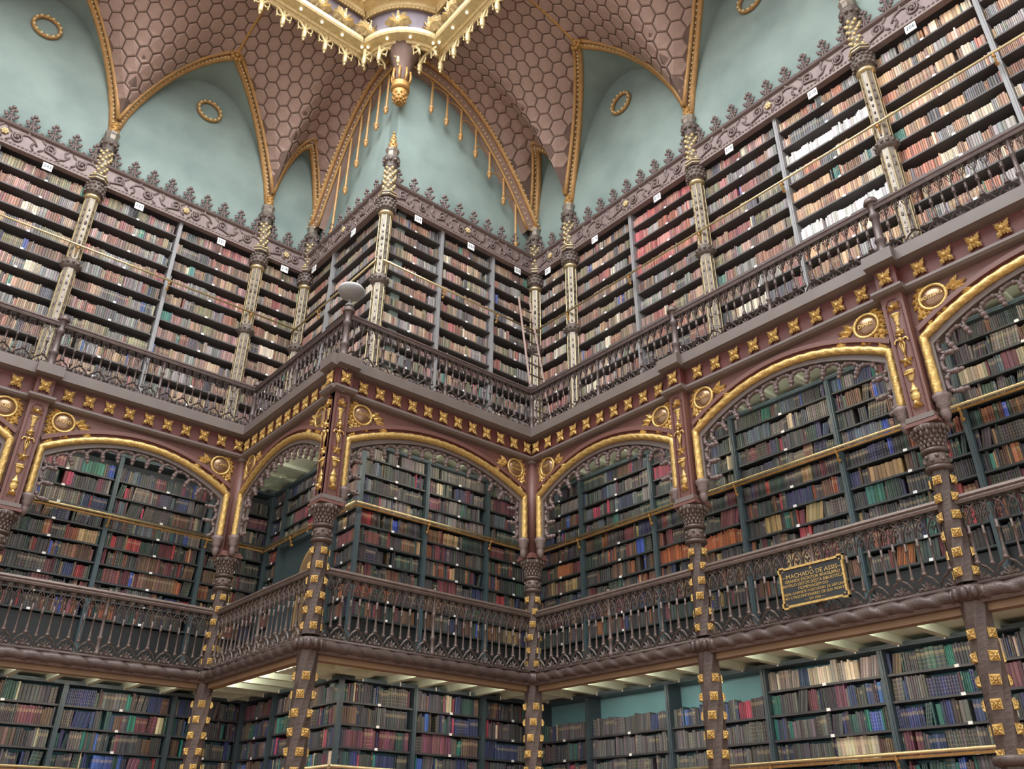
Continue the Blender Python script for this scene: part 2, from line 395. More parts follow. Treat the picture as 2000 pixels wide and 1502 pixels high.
def book_mesh(name, vs, fs, cols, stys, n):
    me = bpy.data.meshes.new(name); me.from_pydata(vs, [], fs); me.materials.append(MATS['book_cloth'])
    arr = np.ones((n, 12, 4), np.float32)
    for i in range(n): arr[i, :, :3] = lin(cols[i]); arr[i, :, 3] = stys[i]
    me.attributes.new('Col', 'FLOAT_COLOR', 'POINT').data.foreach_set('color', arr.ravel())
    me.attributes.new('bv', 'FLOAT', 'POINT').data.foreach_set('value', np.tile(np.array([0] * 6 + [1] * 6, np.float32), n)); me.update()
    return me
vs = []; fs = []; cols = []; stys = []; k = 0
def nth(n):
    return f"{n}{'th' if 10 <= n % 100 <= 20 else {1: 'st', 2: 'nd', 3: 'rd'}.get(n % 10, 'th')}"
LEVN = {0: 'ground floor', 1: 'first gallery', 2: 'second gallery'}
WN = {'A': 'left wall', 'B': 'corner left face', 'C': 'corner right face', 'D': 'right wall'}
for i, b in enumerate(BOOKS):
    if i in SOLO:
        me = book_mesh('book', book_pts(b, True), BF + [(5, 0, 6, 11), (5, 4, 3, 2, 1, 0)], [b[11]], [b[12]], 1)
        o = link('book', me, None, wpos(b[0], b[5], b[7], b[8])); o.rotation_euler = (0, 0, FR[b[0]][0])
        tag(o, f'{b[13]} book {nth(b[4] + 1)} from left, {ORD[b[3]]} shelf, {ORD[b[2]]} bookcase, {LEVN[b[1]]} {WN[b[0]]}', 'book', 'books on the shelves')
    else:
        vs += book_pts(b); fs += [tuple(q + 12 * k for q in f) for f in BF]; cols.append(b[11]); stys.append(b[12]); k += 1
tag(link('shelved_books', book_mesh('shelved_books', vs, fs, cols, stys, k)), 'thousands of old leather and cloth books packed on every shelf', 'books', None, 'stuff')

# ------------------------------------------------------------------ brass rails along the shelves
BRK = M().tube([(0, 0, -.2), (0, -.01, -.1), (0, -.05, -.05), (0, -.03, -.005), (0, .06, -.01)], .014, 5).ball((0, .02, -.18), .03).ball((0, -.03, -.06), .028).ball((0, .0, -.12), .022).mesh('bracket', 'gold_dull', True)
for lv, z, yy in ((0, 2.6, 1.08), (1, 6.53, 1.08), (2, 11.37, 1.0)):
    for w in 'ABCD':
        a, b = RUN[w]
        if w == 'B' : b += .0
        t = thing('brass_rail', w, a, yy, z, f'brass ladder rail on the {LEVN[lv]} along the {WALL[w]}', 'rail', 'brass ladder rails')
        e0 = .12 if w in 'CD' and w != 'C' else (-.1 if w == 'C' else 0); e1 = (b - a) + (.1 if w == 'B' else -.12 if w in 'AC' else 0)
        part('bar', M().tube([(e0, 0, .0), (e1, 0, .0)], .021 if lv == 2 else .022, 8), 'brass', t, smooth=True)
        if lv < 2: part('lower_bar', M().box(e0, e1, .02, .04, -.06, -.03), 'gold_dull', t)
        for q in DIV[w][1:-1]:
            part('bracket', BRK, None, t, (q - a, .03, 0))
# ------------------------------------------------------------------ number signs over the upper shelves
SIGNS = {('A', 1): '243', ('A', 2): '237', ('A', 3): '231', ('A', 4): '218', ('B', 0): '213', ('B', 1): '211', ('C', 0): '224', ('C', 1): '223', ('C', 2): '222',
         ('D', 0): '221', ('D', 1): '216', ('D', 2): '215', ('D', 3): '214', ('D', 4): '210', ('D', 5): '206'}
SGM = M().ext([(-.085, -.07), (.085, -.07), (.085, .085), (-.085, .085)], 0, .012).mesh('plate', 'card')
for (w, ci), tx in SIGNS.items():
    s0, s1 = DIV[w][ci], DIV[w][ci + 1]
    t = thing('number_sign', w, (s0 + s1) / 2 - .03, G - .145, 12.79, f'white sign numbered {tx} over the {ORD[ci]} second gallery bookcase, {WN[w]}', 'sign', 'white number signs')
    part('plate', SGM, None, t)
    part('lettering', text_mesh(tx, .095, 'ink', .001), None, t, (0, -.003, .012))
# ------------------------------------------------------------------ library ladder in the right inner corner
t = thing('ladder', 'C', .5, .38, 8.25, 'slim brown wooden ladder leaning in the inner right corner', 'ladder')
lt = [Vector((0, 0, 0)), Vector((.05, .64, 3.82))]; rtp = [Vector((.48, 0, 0)), Vector((.37, .64, 3.82))]
for q in (lt, rtp): part('stile', M().tube([q[0], q[1]], .028, 4), 'wood_ladder', t)
for i in range(1, 13):
    f = i / 13
    part('rung', M().tube([lt[0].lerp(lt[1], f), rtp[0].lerp(rtp[1], f)], .018, 5), 'iron_dark', t)

# ------------------------------------------------------------------ balustrades
def bal_mesh(h, fat):
    k = h / .5
    return M().lathe([(.016 * fat, 0), (.03 * fat, .01), (.032 * fat, .03), (.018 * fat, .045), (.024 * fat, .07 * k), (.016 * fat, .12 * k), (.012 * fat, .2 * k), (.012 * fat, .38 * k), (.022 * fat, .39 * k), (.022 * fat, .41 * k), (.013 * fat, .43 * k), (.017 * fat, .5 * k)], 6)
def arcpts(cx, cz, r, a0, a1, n, y=0, sx=1.):
    return [(cx + sx * r * math.cos(a0 + (a1 - a0) * i / n), y, cz + r * math.sin(a0 + (a1 - a0) * i / n)) for i in range(n + 1)]
BALM = {}
def bal_parts(level):
    if level in BALM: return BALM[level]
    m = 'iron_dark' if level == 1 else 'iron'
    hb = .42
    a = bal_mesh(hb, 1.25); b_ = bal_mesh(hb, .95)
    ra = .019 if level == 1 else .018
    tr = M()      # unit spacing 1: one baluster head, two crossing arcs to the neighbours, trefoil
    for sg in (-1, 1):
        if level == 1: tr.tube([(sg * (1 - math.cos(q * PI / 2 / 5)), 0, .24 * math.sin(q * PI / 2 / 5)) for q in range(6)], ra, 4)
        else:
            tr.tube([(sg * .5 * (1 - math.cos(q * PI / 2 / 5)), 0, .02 + .24 * math.sin(q * PI / 2 / 5)) for q in range(6)], .016, 4)
            tr.tube([(sg * .5, 0, .26), (sg * .3, 0, .17), (sg * .14, 0, .12)], .011, 4); tr.ball((sg * .3, -.008, .18), .018, 5, 3, sx=4)
    tr.lathe([(.02, 0), (.03, .02), (.014, .04), (.012, .2), (.026, .21), (.026, .225), (.014, .24), (.03, .26), (.012, .29)], 6)
    if level == 1:
        for cx, cz in ((-.5, .075), (-.36, .1), (-.64, .1), (-.5, .15)): tr.ball((cx, 0, cz), .021, 5, 3, sx=4.5)
    pn = M()      # unit width 1 panel: ogee with a fan of leaves
    for sg in (-1, 1):
        pn.tube([(sg * .5, 0, .03), (sg * .47, 0, .08), (sg * .3, 0, .15), (sg * .12, 0, .185), (0, 0, .24)], .02, 4)
        pn.tube([(sg * .5, 0, .03), (sg * .35, 0, .01), (sg * .2, 0, .02), (sg * .1, 0, .06)], .014, 4)
    for i in range(5):
        an = PI * (.1 + .8 * i / 4)
        q0 = len(pn.v); pn.leaf(0, .03, an, .13, .026, 0, .01, .01)
        for q in range(q0, len(pn.v)): pn.v[q] = (pn.v[q][0] * 3.0, pn.v[q][1], pn.v[q][2])
    for sg in (-1, 1): pn.ball((sg * .28, 0, .05), .03, 5, 3, sx=3)
    pn.ball((sg * 0, 0, .05), .025, 5, 3, sx=3)
    po = M().lathe([(.05, 0), (.05, .05), (.034, .07), (.03, .22), (.042, .24), (.042, .27), (.026, .3), (.024, .56), (.036, .58), (.036, .61), (.026, .63), (.026, .84), (.04, .86), (.04, .9), (.028, .93), (.034, .97), (.02, .99)], 8)
    BALM[level] = tuple(q.mesh(n, m, sm) for q, n, sm in ((a, 'baluster', True), (b_, 'baluster', True), (tr, 'tracery', True), (pn, 'foliage_panel', False), (po, 'post', True)))
    return BALM[level]
RAILP = [(-.045, -.05), (.045, -.05), (.055, -.02), (.04, 0), (.055, .02), (.035, .055), (-.035, .055), (-.055, .02), (-.04, 0), (-.055, -.02)]
for level, zb, nm in ((1, 4.02, 'first gallery'), (2, 8.28, 'second gallery')):
    ba, bb, tr, pn, po = bal_parts(level); m = 'iron_dark' if level == 1 else 'iron'
    H = .93 if level == 1 else .83
    for bi, (w, s0, s1) in enumerate(BAYS):
        L = s1 - s0
        t = thing('balustrade', w, s0, 0, zb, f'{"dark brown" if level == 1 else "grey brown"} cast iron balustrade of the {nm} {BAYNAME[bi]}', 'balustrade', f'balustrades of the {nm}')
        part('handrail', M().prof([(y, z + H) for y, z in RAILP], .04, L - .04), m, t)
        part('bottom_rail', M().box(.04, L - .04, -.04, .04, 0, .035), m, t)
        n = 2 * round(L / .29); p = L / n; zt = H - .31
        for i in range(1, n):
            if i == n // 2: part('post', po, None, t, (i * p, 0, .03), scale=(1, 1, H / .93)); continue
            part('baluster', ba if i % 2 else bb, None, t, (i * p, 0, .205 if i % 2 else .175), scale=(1, 1, (zt - .19) / .42))
        for i in range(1, n):
            part('tracery', tr, None, t, (i * p, 0, zt), scale=(p, 1, 1))
        for i in range(n // 2):
            part('foliage_panel', pn, None, t, ((2 * i + 1) * p, 0, .02), scale=(2 * p * .96, 1, .95))
# newels of the second gallery
NW = M().lathe([(.085, -.02), (.085, .06), (.065, .08), (.06, .3), (.075, .32), (.075, .36), (.055, .4), (.05, .72), (.07, .74), (.07, .8), (.05, .84), (.06, .96), (.085, 1.0), (.09, 1.06), (.06, 1.1), (.03, 1.12)], 10).mesh('shaft', 'iron', True)
NC = M().lathe([(.088, .985), (.1, 1.0), (.1, 1.03), (.088, 1.045)], 10).mesh('collar', 'iron_dark', True)
for w, s, kd, ph in PIERS:
    sc = .8 if kd == 'inner' else 1.
    t = thing('newel_post', w, s, 0, 8.26, f'turned iron newel post of the second gallery {ph}', 'post', 'newel posts of the second gallery')
    part('shaft', NW, None, t, scale=(sc, sc, .93)); part('collar', NC, None, t, scale=(sc, sc, .93))
# uplighter on the corner newel
t = thing('uplight_lamp', 'C', -C_, 0, 9.3, 'grey bowl shaped uplight lamp on the projecting corner newel', 'lamp')
part('stem', M().lathe([(.07, 0), (.07, .03), (.03, .05), (.028, .2)], 10), 'grey_enamel', t, smooth=True)
part('bowl', M().lathe([(.03, .14), (.1, .16), (.18, .22), (.215, .29), (.215, .31)], 20), 'grey_enamel', t, smooth=True)
part('rim', M().lathe([(.216, .305), (.222, .32), (.2, .355), (.12, .375), (.01, .38)], 20), 'white_enamel', t, smooth=True)

# ------------------------------------------------------------------ rope mouldings under the first gallery
for bi, (w, s0, s1) in enumerate(BAYS):
    L = s1 - s0; n = int(L / .03)
    pts = [(L * i / n, 0, 0) for i in range(n + 1)]
    t = thing('rope_moulding', w, s0, -.05, 3.93, f'dark twisted rope moulding below the balustrade {BAYNAME[bi]}', 'moulding', 'rope mouldings of the first gallery')
    part('rope', M().tube(pts, .08, 20, rf=lambda i, an, n=n, L=L:   .78 + .36 * ((2 * an / (2 * PI) + (L * i / n) / .29) % 1.) ** .7), 'iron_low', t, smooth=True)
    part('upper_bead', M().tube([(0, .0, .095), (L, .0, .095)], .022, 6), 'iron_low', t, smooth=True)
    part('lower_bead', M().prof([(-.03, -.1), (.08, -.1), (.08, -.06), (-.05, -.06)], 0, L), 'iron_dark', t)

# ------------------------------------------------------------------ piers: twisted iron columns with gilt rosettes, carved capitals
ROS = M().box(-.34, .34, -.06, .06, -.34, .34)
for i in range(4):
    an = PI / 4 + PI / 2 * i; ROS.leaf(0, 0, an, .74, .27, -.06, .07, .09)
for i in range(4): ROS.leaf(0, 0, PI / 2 * i, .46, .2, -.07, .09, .08)
ROS.ball((0, -.2, 0), .15, 8, 5)
ROSM = ROS.mesh('rosette', 'gold')
RP = M().box(-.5, .5, -.05, .06, -.5, .5)
for i in range(4): RP.leaf(0, 0, PI / 4 + PI / 2 * i, .62, .25, -.05, .1, .14); RP.ball((.3 * math.cos(PI / 2 * i), -.1, .3 * math.sin(PI / 2 * i)), .16, 6, 4)
RP.ball((0, -.2, 0), .16, 8, 5)
ROSP = RP.mesh('rosette', 'gold')
def twist_shaft(z0, z1, r0, r1, th):
    m = M(); n = int((z1 - z0) / .06); vs = []; fs = []
    for i in range(n + 1):
        z = z0 + (z1 - z0) * i / n; r = r0 + (r1 - r0) * i / n
        for k in range(16):
            a = th(z) + PI / 8 * k + PI / 16; rr = r * (1.0 if (k // 1) % 4 in (1, 2) else .965 if k % 4 == 0 else .965)
            a0 = th(z) + (k // 2) * PI / 4 + (-.33 if k % 2 == 0 else .33)
            rr = r * (1.0 if (k // 2) % 2 == 0 else 1.02)
            vs.append((rr * math.sin(a0), -rr * math.cos(a0), z))
    for i in range(n):
        for k in range(16): fs.append((i * 16 + k, i * 16 + (k + 1) % 16, (i + 1) * 16 + (k + 1) % 16, (i + 1) * 16 + k))
    return m.add(vs, fs)
th1 = lambda z: math.radians(30 + 100 * (z - .62)); th0 = lambda z: math.radians(30 + 85 * (z - 3.1))
SH1 = twist_shaft(.06, 1.34, .122, .105, th1).mesh('shaft', 'iron_low'); SH0 = twist_shaft(.0, 3.87, .115, .135, th0).mesh('shaft', 'iron_low')
RING = M().lathe([(.1, 0), (.145, .012), (.155, .035), (.145, .058), (.1, .07)], 16).mesh('ring', 'iron_low', True)
BASE = M().lathe([(.13, -.1), (.19, -.07), (.2, 0), (.19, .05), (.135, .075)], 16)
for k in range(12): BASE.ball((.185 * math.sin(PI / 6 * k), -.185 * math.cos(PI / 6 * k), -.02), .05, 6, 4, sz=1.5)
BASE = BASE.mesh('base_ring', 'iron_low', True)
NECK = M().lathe([(.115, 0), (.13, .02), (.13, .13), (.115, .15)], 16)
for k in range(14):
    a = 2 * PI * k / 14; NECK.ball((.132 * math.sin(a), -.132 * math.cos(a), .05 + .05 * (k % 2)), .026, 5, 3)
NECK = NECK.mesh('neck_band', 'iron_dark', True)
BELL = M().lathe([(.115, 0), (.12, .05), (.135, .12), (.17, .2), (.205, .26), (.19, .28)], 16)
for row, (rr, zz, s_) in enumerate(((.124, .03, .024), (.128, .08, .026), (.138, .13, .026), (.16, .18, .028), (.19, .23, .03))):
    for k in range(15):
        a = 2 * PI * (k + .5 * (row % 2)) / 15; BELL.ball((rr * math.sin(a), -rr * math.cos(a), zz), s_, 5, 4, sz=1.4)
BELL = BELL.mesh('capital', 'iron_dark', True)
def pier(w, s, kd, ph):
    t = thing('twisted_column', w, s, 0, 4.0, f'twisted iron column with gilt rosettes on the first gallery {ph}', 'column', 'twisted columns of the first gallery')
    part('shaft', SH1, None, t); part('base_ring', BASE, None, t, (0, 0, -.05)); part('ring', RING, None, t, (0, 0, 1.31))
    part('neck_band', NECK, None, t, (0, 0, 1.375)); part('ring', RING, None, t, (0, 0, 1.52)); part('capital', BELL, None, t, (0, 0, 1.58))
    part('abacus', M().box(-.19, .19, -.19, .19, 1.86, 1.9).box(-.17, .17, -.17, .17, 1.9, 1.95), 'maroon', t)
    for k in range(4):
        for i in range(6):
            z = .17 + .205 * i; a = th1(z) + k * PI / 2
            part('rosette', ROSP, None, t, (.122 * math.sin(a), -.122 * math.cos(a), z), rot=(0, 0, a), scale=(.095, .095, .095))
    t = thing('twisted_column', w, s, 0, 0, f'twisted iron column with gilt rosettes on the ground floor {ph}', 'column', 'twisted columns of the ground floor')
    part('shaft', SH0, None, t); part('ring', RING, None, t, (0, 0, 2.3), scale=(1.25, 1.25, 1.6)); part('base_ring', BASE, None, t, (0, 0, .12))
    for k in range(4):
        for i in range(6):
            z = 3.53 - .225 * i; a = th0(z) + k * PI / 2; r = .115 + .02 * z / 3.68
            part('rosette', ROSP, None, t, (r * 1.01 * math.sin(a), -r * 1.01 * math.cos(a), z), rot=(0, 0, a), scale=(.1, .1, .1))
for q in PIERS: pier(*q)

# ------------------------------------------------------------------ arcade fronts between the galleries
ZS, ZA, ZV = 6.97, 7.42, 6.2
def arch_path(L, inset, dz=0., n=26, verts=True):
    a, b = inset, L - inset; mid = L / 2; hw = (b - a) / 2
    up_ = [(a + (b - a) * i / n, ZS + dz + (ZA - ZS) * (1 - ((a + (b - a) * i / n - mid) / hw) ** 2)) for i in range(n + 1)]
    return up_
CUSP = M()
CUSP.tube([(.5 * math.cos(PI * i / 8), 0, .0 - .1 + .36 * math.sin(PI * i / 8) - .26) for i in range(9)], .1, 6)
CUSP.ball((-.5, 0, -.5), .17, 6, 4); CUSP.ball((-.5, 0, -.72), .12, 6, 4); CUSP.ball((-.5, -.05, -.36), .13, 6, 4)
for sg in (-1, 1): CUSP.ball((sg * .26, -.03, -.08), .13, 6, 4)
CUSPM = CUSP.mesh('cusp', 'frieze_dark', True)
def ropef(L0, pitch):
    return lambda i, an: .86 + .3 * abs(math.sin(1.5 * an + PI * i * L0 / pitch)) ** .6
for bi, (w, s0, s1) in enumerate(BAYS):
    L = s1 - s0; t = thing('arch', w, s0, 0, 0, f'red brown arch with gilt rope and cusped fringe {BAYNAME[bi]}', 'arch', 'arches of the first gallery')
    ins = .215
    ap = arch_path(L, ins)
    po_ = arch_path(L, ins - .02, .1)           # spandrel lower edge
    sp = [(0.0, 7.7)] + [(0.0, 5.96), (.17, 5.96)] + [(max(.17, x), z) for x, z in po_][0:] + [(L - .17, 5.96), (L, 5.96), (L, 7.7)]
    part('spandrel', M().ext(sp[::-1], .0, .1), 'maroon', t)
    inner = arch_path(L, ins + .03, -.035); inner2 = arch_path(L, ins + .085, -.11)
    full = lambda pth, x0: [(x0, ZV)] + pth + [(L - x0, ZV)]
    def band(o, i, y0, y1):
        m = M(); n = len(o)
        vs = [(x, y0, z) for x, z in o] + [(x, y0, z) for x, z in i] + [(x, y1, z) for x, z in o] + [(x, y1, z) for x, z in i]; fs = []
        for k in range(n - 1): fs += [(k, k + 1, n + k + 1, n + k), (k, 2 * n + k, 2 * n + k + 1, k + 1), (n + k, n + k + 1, 3 * n + k + 1, 3 * n + k)]
        return m.add(vs, fs)
    part('reveal', band(full(inner, ins + .03), full(inner2, ins + .085), -.02, .12), 'taupe', t)
    o1 = arch_path(L, ins - .045, .17); o2 = arch_path(L, ins - .03, .105)
    part('hood_mould', band(o1, o2, -.05, .02), 'maroon', t)
    o3 = arch_path(L, ins - .03, .105); o4 = arch_path(L, ins, .045)
    part('hood_groove', band(o3, o4, -.012, .02), 'red_panel', t)
    path = []
    P_ = [(ins, ZV)] + ap + [(L - ins, ZV)]
    for k in range(len(P_) - 1):
        x0, z0 = P_[k]; x1, z1 = P_[k + 1]; m = max(1, int(math.hypot(x1 - x0, z1 - z0) / .03))
        path += [(x0 + (x1 - x0) * j / m, -.035, z0 + (z1 - z0) * j / m) for j in range(m)]
    path.append((P_[-1][0], -.035, P_[-1][1]))
    part('gilt_rope', M().tube(path, .05, 12, rf=ropef(.03, .15)), 'gold', t, smooth=True)
    # cusps along the inside of the arch
    IP = [(ins + .1, ZV)] + arch_path(L, ins + .1, -.13, 60) + [(L - ins - .1, ZV)]
    seg = [0.]
    for k in range(len(IP) - 1): seg.append(seg[-1] + math.hypot(IP[k + 1][0] - IP[k][0], IP[k + 1][1] - IP[k][1]))
    nc = round(seg[-1] / .245); st = seg[-1] / nc
    for q in range(nc):
        d = (q + .5) * st
        k = max(i for i in range(len(seg)) if seg[i] <= d); f = (d - seg[k]) / (seg[k + 1] - seg[k])
        x = IP[k][0] + f * (IP[k + 1][0] - IP[k][0]); z = IP[k][1] + f * (IP[k + 1][1] - IP[k][1])
        an = math.atan2(IP[k + 1][1] - IP[k][1], IP[k + 1][0] - IP[k][0])
        part('cusp', CUSPM, None, t, (x, .03, z), rot=(0, -an, 0), scale=(st * 1.03, st * 1.1, st * 1.08))
    # little corbels under the rope
    for x in (ins + .02, L - ins - .02):
        part('corbel', M().lathe([(.02, 5.86), (.05, 5.9), (.06, 5.97), (.05, 6.02), (.085, 6.06), (.075, 6.1), (.1, 6.14), (.1, 6.19), (.06, 6.21)], 10, x, -.03), 'frieze_dark', t, smooth=True)
    # cornice with gilt rosettes and ledge
    t = thing('cornice', w, s0, 0, 7.64, f'dark cornice ledge with a row of gilt square flowers {BAYNAME[bi]}', 'cornice', 'cornices below the second gallery')
    part('lower_moulding', M().prof([(0, 0), (-.09, .02), (-.12, .05), (-.12, .085), (-.06, .1), (0, .1)], 0, L), 'taupe', t)
    part('fascia', M().box(0, L, -.03, .02, .1, .42), 'red_panel', t)
    part('ledge', M().prof([(0, .4), (-.1, .42), (-.17, .44), (-.17, .6), (-.15, .62), (.12, .62), (.12, .4)], 0, L), 'taupe', t)
    part('ledge_lip', M().prof([(-.12, .62), (.1, .62), (.1, .65), (-.12, .65)], 0, L), 'iron', t)
    e0_ = .38 if bi not in (2, 4) else .17; e1_ = .38 if bi not in (1, 3) else .17
    n = round((L - e0_ - e1_) / .315) + 1
    for i in range(n):
        x = e0_ + i * (L - e0_ - e1_) / (n - 1)
        part('rosette', ROSM, None, t, (x, -.05, .26), scale=(.165, .2, .2))
# ---- pilasters with gilt candelabra over each projecting pier
def half(prof, name):
    return M().lathe(prof, 10, sy=.5).mesh(name, 'gold', True)
ORN = []
fl = M(); [fl.leaf(0, 0, PI / 2 + PI * (i - 2) / 3.2, .085, .022, 0, .02, .02) for i in range(5)]; fl.ball((0, -.03, 0), .022)
ORN.append((1.52, fl.mesh('flower', 'gold')))
ORN.append((1.36, half([(.015, -.1), (.03, -.08), (.018, -.05), (.035, -.02), (.03, .01), (.055, .05), (.06, .06), (.02, .07)], 'vase')))
bd = M().ball((0, -.02, 0), .035).ball((0, -.02, -.05), .02).ball((0, -.02, .045), .016); [bd.leaf(0, -.02, a, .06, .018, 0, .02, .01) for a in (.5, PI - .5, -.4, PI + .4)]
ORN.append((1.17, bd.mesh('bud', 'gold', True)))
sc_ = M()
for sg in (-1, 1): sc_.tube([(sg * (.045 + .03 * math.cos(a)), -.015, .04 + .035 * math.sin(a)) for a in [i * .5 - .4 for i in range(10)]] + [(0, -.015, -.12)], .011, 5)
sc_.tube([(0, -.015, .06), (0, -.015, -.2)], .01, 5); sc_.ball((0, -.03, .06), .028)
ORN.append((.98, sc_.mesh('scroll', 'gold', True)))
bw_ = M(); [bw_.leaf(0, 0, a, .075, .03, 0, .02, .015) for a in (.3, PI - .3, -1.0, PI + 1.0)]; bw_.ball((0, -.025, 0), .022)
ORN.append((.76, bw_.mesh('bow', 'gold')))
bs = M().lathe([(.012, -.09), (.03, -.07), (.045, -.02), (.05, .02), (.062, .03), (.062, .045), (.03, .05)], 10, sy=.5)
for k in range(5): bs.ball((-.04 + .02 * k, -.03, .0), .016, 5, 3)
ORN.append((.58, bs.mesh('basket', 'gold', True)))
ORN.append((.32, half([(.01, -.1), (.05, -.06), (.055, -.01), (.03, .02), (.05, .03), (.05, .045), (.03, .06), (.008, .13)], 'urn')))
sh = M(); [sh.leaf(0, 0, PI / 2 * (1 + (i - 2) * .55) + 0, .06, .022, 0, .02, .02) for i in range(5)]; sh.ball((0, -.03, .03), .025)
ORN.append((.16, sh.mesh('shell', 'gold')))
def pil(w, s, ph, wd=.27, x0=0.):
    t = thing('pilaster', w, s, 0, 5.95, f'red brown pilaster with gilt candelabra ornament {ph}', 'pilaster', 'gilded pilasters')
    part('body', M().box(-wd / 2 + x0, wd / 2 + x0, -.13, .02, 0, 1.72), 'maroon', t)
    fr_ = M(); e = wd / 2 - .045
    for q in (-1, 1): fr_.box(q * e - .008 + x0, q * e + .008 + x0, -.142, -.13, .06, 1.56)
    fr_.ext([(x0 - e, 1.56), (x0 - e * .5, 1.63), (x0 + e * .5, 1.63), (x0 + e, 1.56), (x0 + e, 1.575), (x0 + e * .5, 1.65), (x0 - e * .5, 1.65), (x0 - e, 1.575)][::-1], -.142, -.13)
    part('panel_border', fr_, 'red_panel', t)
    part('foot', M().box(-wd / 2 - .03 + x0, wd / 2 + .03 + x0, -.178, .0, -.032, .03), 'taupe', t)
    for z, me in ORN: part(me.name.split('.')[0], me, None, t, (x0, -.13, z), scale=(1.1, 1.1, 1.12))
    # cornice break above the pilaster
    b = thing('cornice_block', w, s, 0, 7.64, f'projecting cornice block with one gilt flower {ph}', 'cornice', 'cornice blocks over the pilasters')
    h = wd / 2 + .06
    part('lower_moulding', M().prof([(0, 0), (-.2, .02), (-.24, .05), (-.24, .085), (-.17, .1), (0, .1)], x0 - h, x0 + h), 'taupe', b)
    part('fascia', M().box(x0 - h + .06, x0 + h - .06, -.15, 0, .1, .42), 'red_panel', b)
    part('ledge', M().prof([(0, .4), (-.2, .42), (-.28, .44), (-.28, .6), (-.26, .62), (0, .62)], x0 - h, x0 + h), 'taupe', b)
    part('rosette', ROSM, None, b, (x0, -.17, .26), scale=(.165, .2, .2))
for w, s, kd, ph in PIERS:
    if kd == 'flat': pil(w, s, ph)
    elif kd == 'outer':
        pil('C', s, 'on the right face of the projecting corner', .26, .0); pil('B', 0, 'on the left face of the projecting corner', .252, .0)
    else:
        o = thing('corner_shaft', w, s, 0, 5.95, f'plain round brown shaft {ph}', 'column', 'plain corner shafts')
        part('shaft', M().lathe([(.1, 0), (.1, 1.72)], 14), 'maroon', o, smooth=True)
        part('collar', M().lathe([(.1, 1.66), (.14, 1.69), (.14, 1.75), (.1, 1.78)], 14), 'taupe', o, smooth=True)
# ---- medallions
LEAFM = M().leaf(0, 0, 0, .135, .045, 0, .014, .02).mesh('leaf', 'gold')
DISC = M().lathe([(.125, 0), (.115, .02), (.08, .038), (.03, .046), (.003, .047)], 20); DISC.v = [(x, -z, y) for x, y, z in DISC.v]; DISC = DISC.mesh('disc', 'bronze', True)
RNG = M().tube([(.138 * math.cos(2 * PI * i / 24), 0, .138 * math.sin(2 * PI * i / 24)) for i in range(24)], .02, 6, True).mesh('gilt_ring', 'gold', True)
def medal(w, s, dr, tx, ph):
    t = thing('medallion', w, s, -.01, 7.45, f'bronze name medallion in gilt leaves {ph}', 'medallion', 'name medallions'); t.scale = (1.17, 1.17, 1.17)
    part('disc', DISC, None, t); part('gilt_ring', RNG, None, t, (0, -.02, 0))
    ln = tx.split('/')
    for i, q in enumerate(ln):
        part('lettering', text_mesh(q, .062 if len(q) < 6 else .05, 'gold', .004), None, t, (0, -.05, (.035 if len(ln) > 1 else 0) - .065 * i))
    # leaves around the side next to the pilaster, spray toward the crown
    for i in range(9):
        a = PI / 2 + dr * (.35 + i * .36)
        part('leaf', LEAFM, None, t, (.145 * math.cos(a), 0, .145 * math.sin(a)), rot=(0, -(a + dr * 1.0), 0), scale=(.85, 1, 1))
    ex, ez = (-dr) * -.0, 0
    for i in range(5):
        a = (0 if dr > 0 else PI) - dr * (.35 - .18 * i) * 1.0
        part('leaf', LEAFM, None, t, (dr * .15 + dr * .035 * i, 0, -.02 + .035 * (2 - i) * .6), rot=(0, -((0 if dr > 0 else PI) + dr * (.75 - .4 * i)), 0), scale=(1.25, 1.2, 1.2))
    for i in range(4):
        part('leaf', LEAFM, None, t, (-dr * (.13 - .01 * i), 0, -.1 - .06 * i), rot=(0, PI / 2 + dr * (.7 - .45 * (i % 3)), 0), scale=(.9, 1, 1))
MED = [('A', -C_ - BAY - .42, -1, 'JOSÉ', 'at the left photo edge'), ('A', -C_ - BAY + .42, 1, 'PINTO', 'right of the leftmost pilaster'), ('A', -C_ - .42, -1, 'LOPES', 'left of the inner left corner'),
       ('B', -B_ + .42, 1, 'DIAS', 'right of the inner left corner'), ('B', -.45, -1, 'VIEIRA', 'left of the projecting corner pilaster'), ('C', -C_ + .42, 1, 'CATTO', 'right of the projecting corner pilaster'),
       ('C', -.42, -1, 'JOÃO/RIBEIRO', 'left of the inner right corner'), ('D', .44, 1, 'ARIO', 'right of the inner right corner'), ('D', BAY - .4, -1, 'COELHO', 'left of the first right wall pilaster'),
       ('D', BAY + .42, 1, 'MOURO', 'right of the first right wall pilaster'), ('D', 2 * BAY - .42, -1, 'DINIZ', 'reading DINIZ left of the second right wall pilaster'), ('D', 2 * BAY + .44, 1, 'BOTELHO', 'right of the second right wall pilaster')]
for w, s, dr, tx, ph in MED: medal(w, s, dr, tx, ph)
